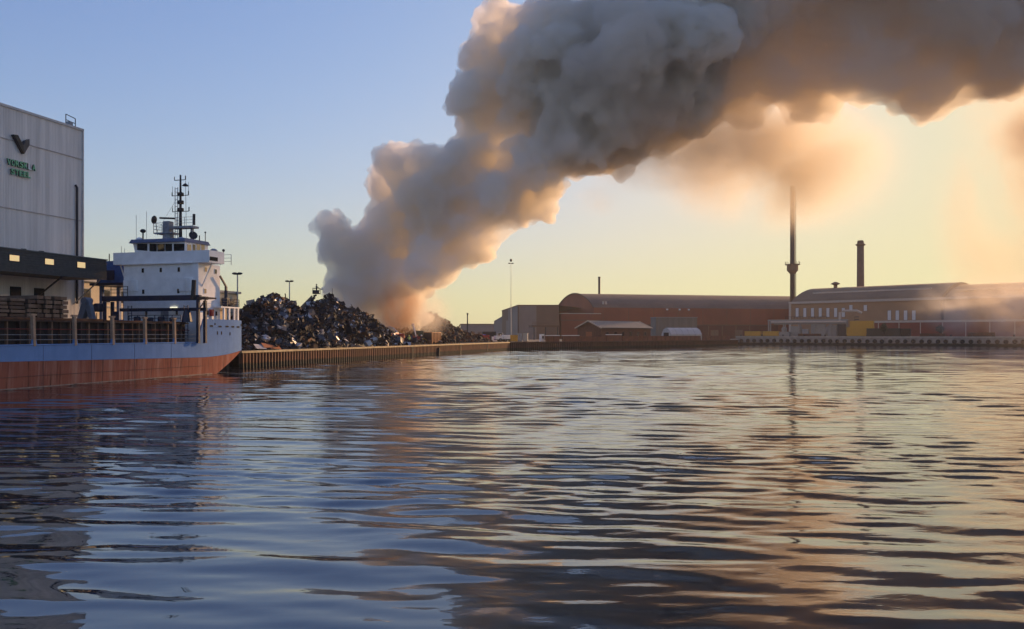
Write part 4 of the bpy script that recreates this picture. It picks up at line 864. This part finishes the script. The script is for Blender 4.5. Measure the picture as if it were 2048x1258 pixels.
# far low hall, trees
fh = P(921, 649, 430); t = thing('far_hall', 'distant low brown hall behind the trees', 'industrial hall', (fh.x, fh.y, zg), .05)
MB().box((0, 0, 0), (20, 30, fh.z-zg)).build('wall', M_taupe, t); MB().box((-.2, -.3, fh.z-zg), (20.2, 30, fh.z-zg+.4)).build('roof_edge', M_brownp, t)
MB().box((-6, 4, 0), (-.1, 30, fh.z-zg-1.6)).build('side_bay', M_taupe, t)
for k_ in range(5): MB().box((2+k_*3.6, -.08, 1), (4.2+k_*3.6, 0, 3.2)).build('window', M_brownp, t)
M_leaf = mat('dull_green_leaf', (.045, .055, .022), .8, var=.5, scale=.6); M_trunk = mat('bark', (.05, .035, .025), .9)
def tree(px, py, Y, w_, label, seed, n=420, base_z=zg):
    tp = P(px, py, Y); h_ = tp.z - base_z; rg2 = random.Random(seed); t = thing('tree', label, 'tree', (tp.x, tp.y, base_z))
    q = MB(); q.tube([(0, 0, 0), (.1, 0, h_*.4), (0, .1, h_*.8)], [.22, .15, .05], 7)
    for k_ in range(6): a = rg2.uniform(0, 6.3); q.tube([(0, 0, h_*(.3+.08*k_)), (math.cos(a)*w_*.6, math.sin(a)*w_*.6, h_*(.42+.09*k_))], [.08, .03], 5)
    q.build('trunk', M_trunk, t); cr2 = MB()
    for _ in range(n):
        while True:
            x, y, z = (rg2.uniform(-1, 1) for _ in range(3))
            if x*x + y*y + z*z < 1: break
        bump = .75 + .4*noise.noise(Vector((x*2, y*2, z*2 + seed)))
        c = Vector((x*w_*bump, y*w_*bump, h_*.60 + z*h_*.42*bump)); a = Vector((rg2.gauss(0, 1), rg2.gauss(0, 1), rg2.gauss(0, 1))).normalized(); b = a.orthogonal().normalized(); l_ = rg2.uniform(.18, .42)
        cr2.add([c - a*l_, c + b*l_*.6, c + a*l_, c - b*l_*.6], [(0, 1, 2, 3)])
    cr2.build('crown', M_leaf, t); return t
for k_, (px, py, w_, lab) in enumerate(((886, 649, 1.5, 'small dark tree right beside the red brown heap'), (893, 648, 1.6, 'pointed dark tree in the far row by the red brown heap'), (901, 650, 2.2, 'rounded tree in the middle of the far row'), (910, 651, 2.0, 'broad low tree next to the far low hall'), (918, 654, 1.8, 'shortest tree of the far row before the low hall'))): tree(px, py, 330, w_, lab, k_+3)
tree(925, 660, 285, 2.0, 'low green bush standing in front of the far hall', 31); tree(1768, 644, 268, 1.3, 'dark bushy tree on the quay before the white ledge', 33, base_z=2.98); tree(1880, 648, 262, 1.3, 'small bushy tree half lost in the drifting smoke', 34, base_z=2.98)
wt = P(876, 643, 1500); t = thing('wind_turbine', 'distant wind turbine above the red brown heap', 'wind turbine', (wt.x, wt.y, zg)); MB().tube([(0, 0, 0), (0, 0, wt.z-zg)], [1.4, .7], 8).build('tower', M_grey, t); MB().box((-.9, -2, wt.z-zg-.8), (.9, 1.5, wt.z-zg+.9)).build('nacelle', M_grey, t)
for k_ in range(3):
    a = 1.9 + k_*2.094; q = MB(); q.prism([(math.cos(a)*.5 + math.sin(a)*.5, -2.2, wt.z-zg + math.sin(a)*.5 - math.cos(a)*.5), (math.cos(a)*9, -2.2, wt.z-zg + math.sin(a)*9), (math.cos(a)*.5 - math.sin(a)*.5, -2.2, wt.z-zg + math.sin(a)*.5 + math.cos(a)*.5)], (0, .3, 0)); q.build('blade', M_grey, t)
# gabled brick house
hq = math.atan2(.697, .717)
bh = thing('brick_house', 'low brick house with slate roof and pale bargeboards at the quay', 'house', (24.8, 222, zg), hq)
BL, BW, be, br = 22.6, 8.7, 3.7, 5.4
M_brick = mat('dark_brick', (.12, .05, .032), .85, scale=1.5, var=.4, bump=.2); M_slate = mat('slate', (.10, .098, .10), .65, scale=.8, var=.3)
q = MB(); q.prism([(0, 0, 0), (0, BW, 0), (0, BW, be), (0, BW/2, br), (0, 0, be)], (BL, 0, 0)); q.build('wall', M_brick, bh)
q = MB(); q.prism([(-.6, -.5, be-.15), (-.6, BW/2, br+.12), (-.6, BW/2, br+.34), (-.6, -.55, be+.05)], (BL+1.2, 0, 0)); q.prism([(-.6, BW+.5, be-.15), (-.6, BW/2, br+.125), (-.6, BW/2, br+.345), (-.6, BW+.55, be+.05)], (BL+1.2, 0, 0)); q.build('roof', M_slate, bh)
for x_ in (-.66, BL+.66):
    q = MB(); q.bar((x_, -.55, be-.1), (x_, BW/2, br+.28), .1, .32); q.bar((x_, BW+.55, be-.1), (x_, BW/2, br+.28), .1, .32); q.build('bargeboard', M_cornice, bh)
for k_ in range(6):
    wo = MB().box((2 + k_*3.5, -.06, 1.2), (3.3 + k_*3.5, 0, 2.6)).build('window', M_redroof, bh); MB().box((2.1 + k_*3.5, -.09, 1.3), (3.2 + k_*3.5, -.05, 2.5)).build('pane', M_glass, wo)
do = MB().box((-.07, 3.4, 0), (0, 5.6, 2.6)).build('door', mat('orange_door', (.28, .09, .03), .7), bh)
# grey shed and white tunnel tent
sh = P(1312, 635, 263); t = thing('grey_shed', 'tall grey corrugated shed before the arched hall', 'shed', (sh.x, sh.y, zg), .12)
MB().box((0, 0, 0), (14, 6, sh.z-zg)).build('wall', mat('grey_sheet', (.17, .165, .15), .8, scale=.3, stretch=(6, 1, .2)), t); MB().box((-.15, -.15, sh.z-zg), (14.15, 6.1, sh.z-zg+.15)).build('roof', M_grey, t)
for k_ in range(14): MB().box((.2+k_, -.07, .1), (.32+k_, 0, sh.z-zg-.1)).build('sheet_rib', mat('grey_sheet', (0, 0, 0)), t)
tt = P(1341, 668, 246); t = thing('tunnel_tent', 'white tunnel tent with dark doorway on the quay', 'tent', (tt.x, tt.y, zg), .35)
tp_ = [(0, 0, 0), (0, -.15, 1.9), (0, 1.0, 3.3), (0, 2.6, 3.9), (0, 4.2, 3.3), (0, 5.3, 1.9), (0, 5.2, 0)]
q = MB(); q.prism(tp_, (11.2, 0, 0)); q.build('cover', mat('white_tarpaulin', (.46, .47, .46), .6, var=.12), t)
MB().box((-.06, 1.0, 0), (-.01, 4.0, 2.4)).build('doorway', M_black, t)
for k_ in range(6): q = MB(); q.tube([Vector(p_) + Vector((k_*2.2, -.01 if p_[1] < 2 else .01, .04)) for p_ in tp_], .05, 5); q.build('hoop', M_grey, t)
# low rusty barrier walls with white coping at the quay edge
QM = (K2-K1).normalized(); QMN = Vector((-QM.y, QM.x, 0))
def barrier(px0, px1, h_, cope, label):
    def t_at(px): k_ = (px-CX)/F; o = K1 + QMN*1.6; return (k_*o.y - o.x)/(QM.x - k_*QM.y)
    t0, t1 = t_at(px0), t_at(px1); o = K1 + QMN*1.6 + QM*t0
    t = thing('quay_barrier', label, 'barrier', (o.x, o.y, zg), math.atan2(QM.y, QM.x)); MB().box((0, 0, 0), (t1-t0, .35, h_)).build('barrier_wall', mat('rusty_barrier', (.16, .055, .03), .85, scale=.7, var=.4), t)
    for i in range(max(1, int((t1-t0)/2.2))): MB().box((.4+i*2.2, -.08, 0), (.55+i*2.2, -.0, h_-.02)).build('rib', M_rust, t)
    if cope: MB().box((-.05, -.12, h_), (t1-t0+.05, .47, h_+.16)).build('coping', M_white, t)
barrier(1093, 1119, 1.5, True, 'short rusty barrier with white coping beside the white kiosk'); barrier(1126, 1158, 1.5, True, 'longer rusty barrier with white coping before the brick gable'); barrier(1160, 1212, 1.3, False, 'rusty barrier without coping before the house gable')
barrier(1214, 1243, 1.7, True, 'rusty barrier with white coping before the house windows'); barrier(1246, 1460, 1.4, False, 'long rusty barrier before the tent and shed')
kk = P(1087, 683, 199); t = thing('white_kiosk', 'narrow white kiosk with dark window at the quay edge', 'kiosk', (kk.x-.3, kk.y+3.6, zg), .6); MB().box((-.5, -.4, 0), (.5, .4, 1.9)).build('cabin', M_white, t); MB().box((-.56, -.46, 1.9), (.56, .46, 2.0)).build('roof', M_grey, t); MB().box((-.15, -.43, .8), (.35, -.4, 1.5)).build('window', M_glass, t)

# tan hall on the right, two roof sections
C0 = Vector((114.7, 330, zg)); CD = Vector((56.8, -62, 0)).normalized(); ca = math.atan2(CD.y, CD.x)
tan = thing('tan_hall', 'tan rendered hall with curved roof, pale cornice and white slit windows', 'industrial hall', C0, ca)
ec = 16.2 - zg
barrel(tan, 58, 46, ec, 23.4-zg, M_tanw, M_tanroof)
MB().box((-.3, -.6, ec-.05), (170, .0, ec+.8)).build('cornice', M_cornice, tan); MB().box((-.35, -.35, 0), (.5, .0, ec-.1)).build('corner_pier', M_cornice, tan)
MB().box((6, 7.5, 20.2-zg), (52, 9.0, 21.0-zg)).build('roof_walkway', M_cornice, tan)
def tx(px): k_ = (px-CX)/F; return (k_*C0.y - C0.x)/(CD.x - k_*CD.y)
def tz_(py, px): return CH + (HY-py)/F*(C0.y + CD.y*tx(px)) - zg
for i, px in enumerate([1595.5 + 15.4*k_ for k_ in range(7)] + [1703, 1732]):
    z0, z1 = tz_(634 if px < 1700 else 622, px), tz_(616 if px < 1700 else 610, px)
    wo = MB().box((tx(px)-.95, -.1, z0-.15), (tx(px)+.55, -.0, z1+.15)).build('slit_window', M_brownp, tan); MB().box((tx(px)-.8, -.16, z0), (tx(px)+.4, -.08, z1)).build('pane', M_slit, wo)
for px in (1780, 1796, 1812.5, 1829):
    z0, z1 = tz_(640, px), tz_(621, px); wo = MB().box((tx(px)-.95, -.1, z0-.15), (tx(px)+.55, -.0, z1+.15)).build('slit_window', M_brownp, tan); MB().box((tx(px)-.8, -.16, z0), (tx(px)+.4, -.08, z1)).build('pane', M_slit, wo)
MB().box((tx(1745), -3.2, tz_(646, 1745)), (170, -.0, tz_(642, 1745))).build('ledge', M_cornice, tan)
MB().box((tx(1747), -3.0, 0), (170, -.05, tz_(646, 1745))).build('lower_wall', mat('tan_hall_red_base', (.24, .06, .035), .85, scale=.2), tan)
for k_ in range(14): MB().box((tx(1747)+3+k_*7.5, -3.1, 0), (tx(1747)+3.25+k_*7.5, -3.0, tz_(646, 1745)-.05)).build('pilaster', M_cornice, tan)
t2_ = thing('long_tan_hall', 'lower continuing tan hall with long pale roof seams half hidden by drifting smoke', 'industrial hall', C0 + CD*59, ca)
barrel(t2_, 112, 46, ec, 22.4-zg, M_tanw, M_tanroof)
for z_, y_ in ((19.4, 5.2),): MB().box((2, y_, z_-zg), (110, y_+1.2, z_-zg+.5)).build('roof_walkway', M_cornice, t2_)
# chimneys
def chimney(name, px, w_px, py0, Y, label, m_, taper=.85):
    tp = P(px, py0, Y); w_ = w_px*Y/F; t = thing(name, label, 'chimney', (tp.x, tp.y, zg)); h_ = tp.z - zg
    MB().lathe([(w_/2/taper, 0), (w_/2, h_)], (0, 0, 0), 18).build('shaft', m_, t, smooth=True); return t, h_, w_
t, h_, w_ = chimney('steel_chimney', 1585, 9, 372, 352, 'very tall slim dark chimney with a platform collar', mat('chimney_brown', (.055, .042, .034), .75, scale=.1, var=.3), .92)
zp0, zp1 = P(0, 541, 352).z-zg, P(0, 530, 352).z-zg
MB().lathe([(w_*.55, zp0-1.5), (w_*1.2, zp0), (w_*1.2, zp1)], (0, 0, 0), 16).build('collar', M_brownp, t); MB().lathe([(w_*1.6, zp1), (w_*1.6, zp1+.3)], (0, 0, 0), 16).build('platform', M_redroof, t)
q = MB()
for k_ in range(14): a = k_*6.283/14; q.bar((math.cos(a)*w_*1.55, math.sin(a)*w_*1.55, zp1+.3), (math.cos(a)*w_*1.55, math.sin(a)*w_*1.55, zp1+1.5), .1)
q.build('platform_rail', M_redroof, t); q = MB(); q.bar((w_*.62, -.6, 2), (w_*.6, -.6, h_-2), .25); q.build('ladder', M_steel_dark, t)
t, h_, w_ = chimney('brick_chimney', 1721, 13, 487, 348, 'stout brown brick chimney with flared cap above the tan hall', mat('chimney_brick', (.16, .095, .062), .85, scale=.5, var=.3))
MB().lathe([(w_*.55, 0), (w_*.72, .3), (w_*.72, .7), (w_*.5, .8), (w_*.46, 2.0), (w_*.38, 2.3)], (0, 0, h_-1.0), 16).build('cap', mat('chimney_brick', (0, 0, 0)), t)
t, h_, w_ = chimney('flue', 1198.5, 4.4, 556, 400, 'thin black flue rising behind the arched hall roof', M_steel_dark, .95); MB().lathe([(w_*.6, 0), (w_*.6, .6)], (0, 0, h_), 12).build('cap', M_steel_dark, t)
vt = P(1671, 571, 335); t = thing('roof_ventilator', 'mushroom shaped ventilator on the tan hall roof', 'ventilator', (vt.x, vt.y, vt.z-4)); MB().lathe([(.75, 0), (.75, 4.3)], (0, 0, 0), 12).build('stem', M_brownp, t); MB().lathe([(.8, 4.2), (1.9, 4.6), (1.7, 4.9), (.5, 5.5)], (0, 0, 0), 14).build('hood', M_brownp, t)
# plant and containers on the concrete apron
def on_quay(px, back): k_ = (px-CX)/F; o = K3 + QN*back; t_ = (k_*o.y - o.x)/(QD.x - k_*QD.y); return Vector((o.x + QD.x*t_, o.y + QD.y*t_, 2.98)), t_
pp, t0 = on_quay(1537, 6); _, t1 = on_quay(1692, 6); LP = t1-t0
pg = thing('pipe_gantry', 'long grey steel pipe gantry with tanks and ducts on the concrete quay', 'pipe gantry', pp, qa); M_lg = mat('light_grey_steel', (.30, .29, .27), .6, .2)
for k_ in range(6):
    for y_ in (0, 3): MB().box((LP*k_/5-.2, y_, 0), (LP*k_/5+.2, y_+.3, 5.6)).build('column', M_lg, pg)
for y_ in (0, 3): MB().box((-.3, y_-.02, 5.5), (LP+.3, y_+.32, 6.0)).build('beam', M_lg, pg)
MB().box((2, .02, 4.2), (LP+.2, .28, 4.5)).build('beam', M_lg, pg)
for z_, r_3 in ((5.1, .3), (4.75, .2)): MB().tube([(1, -.4, z_), (LP, -.4, z_)], r_3, 8).build('pipe', M_cornice if r_3 > .25 else M_lg, pg)
for x0, x1, h2 in ((7.5, 11, 3.6), (11.5, 13.5, 2.6), (14.5, 19.2, 4.2), (20, 23, 3.9)): MB().box((x0, .8, .1), (x1, 2.8, h2)).build('duct_box', M_lg if x0 != 11.5 else M_grey, pg, bevel=.08)
for x_ in (5.2, 19.6, 24.5): MB().lathe([(.9, .1), (.95, 2.8), (.5, 3.4)], (x_, 1.6, 0), 14).build('tank', M_lg, pg, smooth=True)
for x_ in (9, 17): railing([(x_-3, -.1, 6.0), (x_+3, -.1, 6.0)], 1.0, pg, M_steel_dark, .05, 1)
MB().tube([(LP-2, .3, 5), (LP-2, .3, 8.2), (LP-1, .3, 8.8), (LP+3.5, .3, 8.8), (LP+5, .3, 8)], .45, 10).build('bent_pipe', M_cornice, pg)
def box_on(px0, px1, h_, back, name, label, m_, cat, group=None, ribs=0, dep=2.4):
    a, ta = on_quay(px0, back); b, tb = on_quay(px1, back); t = thing(name, label, cat, a, qa, group); w_ = tb-ta
    MB().box((0, 0, .12), (w_, dep, h_)).build('box_body', m_, t, bevel=.04); MB().box((-.06, -.06, h_), (w_+.06, dep+.06, h_+.12)).build('top_rail', m_, t); MB().box((-.05, -.05, 0), (w_+.05, dep, .12)).build('base_rail', M_steel_dark, t)
    for k_ in range(int(w_/.7)): MB().box((.25+k_*.7, -.06, .2), (.5+k_*.7, -.0, h_-.08)).build('rib', m_, t)
    return t
box_on(1489, 1521, 1.7, 4, 'yellow_container', 'yellow container at the end of the concrete quay', M_yellow, 'container'); box_on(1525, 1557, 1.7, 4, 'yellow_container', 'yellow container standing before the pipe gantry', M_yellow, 'container')
box_on(1558, 1578, 1.5, 4, 'grey_container', 'pale grey crate between yellow container and gantry tanks', M_lg, 'crate')
box_on(1596, 1640, .8, 3.2, 'pallet_stack', 'low red brown pallet load before the pipe gantry', M_rust, 'pallets')
ym = box_on(1693, 1747, 3.0, 5, 'yellow_plant', 'large yellow plant unit next to the pipe gantry', M_yellow, 'plant unit', dep=3); MB().box((1, .3, 3.1), (8.5, 2.6, 5.3)).build('upper_unit', M_yellow, ym); MB().box((-3.0, .3, .1), (-.3, 2.6, 4.2)).build('frame_panel', M_steel_dark, ym)
for z_ in (5.5, 6.4): MB().tube([(2.5, 1, 5.3), (2.5, 1, z_+.3), (3.8, 1, z_+.3)], .16, 8).build('exhaust', M_steel_dark, ym)
box_on(1733, 1800, 2.6, 3.4, 'dark_container', 'long dark green container before the white ledge', mat('dark_green_container', (.045, .042, .032), .8), 'container'); box_on(1801, 1821, 2.5, 3.2, 'dark_container', 'short black brown container beside the long dark green one', mat('black_brown_container', (.03, .018, .014), .8), 'container')
box_on(1840, 1890, .9, 3.5, 'scrap_tray', 'low red brown scrap tray on the quay', M_rust, 'skip'); box_on(1935, 1990, 1.2, 3.5, 'scrap_tray', 'rusty tray half hidden by drifting smoke', M_rust, 'skip')
for i in range(14):
    a, _ = on_quay(1482 + i*42, .9); q = MB(); q.lathe([(.25, 0), (.2, .35), (.33, .42), (.33, .55), (.1, .6)], (0, 0, 0), 10); o = q.build('bollard', M_steel_dark, None, smooth=True); o.location = a + Vector((0, 0, .04)); tag(o, 'small black mooring bollard on the concrete quay edge', 'bollard', 'bollards on the concrete quay')

# ------------------------------------------------------------------ smoke
def volume_mat(name, col, dens, aniso, soft=None, nscale=.05, lo=.42, hi=.72):
    m = bpy.data.materials.new(name); m.use_nodes = True; t = m.node_tree; n = t.nodes; l = t.links; n.remove(n['Principled BSDF'])
    v = n.new('ShaderNodeVolumePrincipled'); v.inputs['Color'].default_value = (*col, 1); v.inputs['Anisotropy'].default_value = aniso; v.inputs['Density'].default_value = dens
    if soft:                                        # drifting veil: thins out towards the rim, broken up by noise
        tc = n.new('ShaderNodeTexCoord'); ln = n.new('ShaderNodeVectorMath'); ln.operation = 'LENGTH'; l.new(tc.outputs['Object'], ln.inputs[0])
        mr = n.new('ShaderNodeMapRange'); mr.interpolation_type = 'SMOOTHERSTEP'; mr.inputs[1].default_value = 1.0; mr.inputs[2].default_value = .1; l.new(ln.outputs['Value'], mr.inputs[0])
        ge = n.new('ShaderNodeNewGeometry'); no = n.new('ShaderNodeTexNoise'); no.inputs['Scale'].default_value = nscale; no.inputs['Detail'].default_value = 4; no.inputs['Roughness'].default_value = .6; no.inputs['Distortion'].default_value = .6; l.new(ge.outputs['Position'], no.inputs['Vector'])
        m2 = n.new('ShaderNodeMapRange'); m2.inputs[1].default_value = lo; m2.inputs[2].default_value = hi; l.new(no.outputs['Fac'], m2.inputs[0])
        mu = n.new('ShaderNodeMath'); mu.operation = 'MULTIPLY'; l.new(mr.outputs[0], mu.inputs[0]); l.new(m2.outputs[0], mu.inputs[1])
        m3 = n.new('ShaderNodeMath'); m3.operation = 'MULTIPLY'; m3.inputs[1].default_value = dens; l.new(mu.outputs[0], m3.inputs[0]); l.new(m3.outputs[0], v.inputs['Density'])
    l.new(v.outputs[0], n['Material Output'].inputs['Volume']); return m
PLUME = [(800,655,36),(772,632,42),(828,630,34),(792,585,66),(722,592,56),(668,578,32),(845,565,42),(760,522,86),(666,454,34),(662,484,30),(700,490,38),(858,520,62),(820,445,92),(778,378,50),(795,332,40),(845,318,36),(900,420,104),(950,468,60),(902,352,62),(1000,395,84),(960,312,72),(1060,352,84),(972,240,76),(932,185,50),(992,120,66),(1012,55,56),(1060,180,106),(1100,85,88),(1150,270,98),(1200,190,132),(1250,118,138),(1222,280,62),(1350,150,132),(1330,68,148),(1470,100,132),(1450,0,150),(1600,90,128),(1600,-40,158),(1705,72,120),(1760,0,168),(1850,100,116),(1900,16,168),(2000,55,112),(2080,0,172),(2230,-20,200),(2420,-60,240),(1500,-120,170),(1750,-150,190),(2050,-170,210),(1300,-40,120),(1840,150,80),(1612,160,72),(1730,120,80),(1960,110,90)]
def worley(p, cell, seed):                          # distance to the nearest feature point, in cells
    q = p/cell; base = np.floor(q).astype(np.int64); best = np.full(len(q), 9.0)
    for dx in (-1, 0, 1):
        for dy in (-1, 0, 1):
            for dz in (-1, 0, 1):
                c = base + np.array((dx, dy, dz)); h = (c[:, 0]*73856093) ^ (c[:, 1]*19349663) ^ (c[:, 2]*83492791) ^ (seed*2654435)
                f = np.empty_like(q)
                for k in range(3): h = (h*1103515245 + 12345) & 0x7fffffff; f[:, k] = ((h >> 8) & 0xffff)/65535.0
                best = np.minimum(best, ((c + f - q)**2).sum(1))
    return np.sqrt(best)
def puff(p, cell, seed): return np.sqrt(np.clip(1 - worley(p, cell, seed)**2, 0, 1)) - .8      # round heads, sharp creases
def mesh_arrays(me):
    n = len(me.vertices); co = np.empty(n*3); me.vertices.foreach_get('co', co); no = np.empty(n*3); me.vertex_normals.foreach_get('vector', no)
    return co.reshape(-1, 3), no.reshape(-1, 3)
def remeshed(o, size):
    md = o.modifiers.new('r', 'REMESH'); md.mode = 'VOXEL'; md.voxel_size = size; old = o.data
    me = bpy.data.meshes.new_from_object(o.evaluated_get(bpy.context.evaluated_depsgraph_get())); o.modifiers.clear(); o.data = me; bpy.data.meshes.remove(old); return me
def outer_skin(me):                                 # keep the outer surface, drop closed pockets inside the cloud
    bm = bmesh.new(); bm.from_mesh(me); bm.verts.ensure_lookup_table(); seen = np.zeros(len(bm.verts), bool); isl = []
    for v0 in bm.verts:
        if seen[v0.index]: continue
        seen[v0.index] = True; st = [v0]; cur = []
        while st:
            v = st.pop(); cur.append(v)
            for e in v.link_edges:
                u = e.other_vert(v)
                if not seen[u.index]: seen[u.index] = True; st.append(u)
        isl.append(cur)
    isl.sort(key=len); bmesh.ops.delete(bm, geom=[v for c in isl[:-1] for v in c], context='VERTS'); bm.to_mesh(me); bm.free(); me.update()
def put(me, co):
    co[:, 2] = np.maximum(co[:, 2], 2.2); me.vertices.foreach_set('co', co.ravel()); me.update()
def cloud(spheres, seed, vox, fine, material, label, grow=.86, close=1.6, parent=None, name='smoke_plume'):
    rg = random.Random(seed); bm = bmesh.new()
    for px, py, r in spheres:
        Y = 165 + rg.uniform(-7, 7); c = P(px, py, Y); R = r*Y/F*grow
        bmesh.ops.create_icosphere(bm, subdivisions=3, radius=R, matrix=Matrix.Translation(c))
        for _ in range(11):
            v = Vector((rg.gauss(0, 1), rg.gauss(0, 1), rg.gauss(0, 1))).normalized()
            bmesh.ops.create_icosphere(bm, subdivisions=2, radius=R*rg.uniform(.22, .5), matrix=Matrix.Translation(c + v*R*.88))
    me = bpy.data.meshes.new(name); bm.to_mesh(me); bm.free(); o = obj(name, me, parent)
    me = remeshed(o, .8); co, no = mesh_arrays(me)
    lfn = sum(np.sin(co @ np.array(k) + ph) for k, ph in (((.21, .13, .3), 1), ((-.17, .25, .2), 2), ((.3, -.2, .12), 4), ((.05, .33, -.27), 5)))
    put(me, co + no*(4.6*puff(co, 7.5, 1) + close + .45*lfn)[:, None])
    me = remeshed(o, vox); outer_skin(me); co, no = mesh_arrays(me)
    d = np.full(len(co), -close)
    for amp, cell, sd in ((3.0, 3.8, 2), (1.6, 1.8, 3), (.7, .95, 4)):
        if cell > vox*1.8: d = d + fine*amp*puff(co, cell, sd)
    put(me, co + no*d[:, None]); me = remeshed(o, vox); outer_skin(me); me.polygons.foreach_set('use_smooth', np.ones(len(me.polygons), bool))
    me.materials.clear(); me.materials.append(material); me.name = name
    if label: tag(o, label, 'smoke', kind='stuff')
    return o
near = [q for q in PLUME if q[0] < 1360]; farp = [q for q in PLUME if q[0] > 1110]
pl_ = cloud(near, 3, .36, 1.4, volume_mat('dense_smoke', (.987, .955, .90), .56, .3), 'huge billowing grey brown smoke plume rising from the scrap fire')
cloud(farp, 8, .6, 1.4, volume_mat('drifting_smoke', (.968, .918, .85), .27, .3), 'broad brown smoke bank drifting over the works from the plume', grow=.95, name='smoke_bank')
VM = {}
ico = bpy.data.meshes.new('smoke_wisp'); bm = bmesh.new(); bmesh.ops.create_icosphere(bm, subdivisions=3, radius=1); bm.to_mesh(ico); bm.free()
def wisp(px, py, Y, rx, ry, rz_m, dens, label, tilt=0, nscale=.06, lo=.38, hi=.68, col=(.92, .88, .84), aniso=.35):
    me = ico.copy(); me.materials.append(volume_mat('smoke_veil', col, dens, aniso, True, nscale, lo, hi))
    o = obj('smoke_wisp', me, None, P(px, py, Y), (0, tilt, 0)); o.scale = (rx*Y/F, rz_m, ry*Y/F); tag(o, label, 'smoke', kind='stuff')
BR = (.92, .82, .68)
wisp(1370, 285, 165, 290, 120, 14, .22, 'thin orange smoke veil hanging below the plume', -.1, .05, .40, .72, col=BR)
wisp(1540, 315, 185, 330, 185, 18, .30, 'thin smoke veil around the top of the tall chimney', .08, .04, .36, .72, col=(.94, .86, .72))
wisp(2130, 380, 190, 300, 400, 24, .21, 'brownish smoke column drifting down above the long tan hall', .15, .035, .36, .70, col=(.84, .71, .56))
wisp(2030, 615, 255, 270, 95, 10, .13, 'smoke drifting low in front of the long tan hall')
wisp(850, 610, 158, 75, 85, 9, .22, 'glowing thin smoke beside the base of the plume', 0, .12)
wisp(798, 615, 152, 58, 70, 6, 1.0, 'dirty brown smoke welling up from the burning heap', 0, .14, col=(.78, .50, .29))
wisp(1195, 400, 165, 70, 45, 6, .10, 'small detached smoke wisp under the plume', 0, .1, col=BR)

# ------------------------------------------------------------------ haze over the basin
hz = MB(); hz.box((-400, -30, -1.0), (420, 700, 115)); hz_o = hz.build('haze', volume_mat('thin_haze', (.95, .9, .84), .0002, .2)); tag(hz_o, 'thin warm haze over the harbour basin', 'haze', kind='stuff')
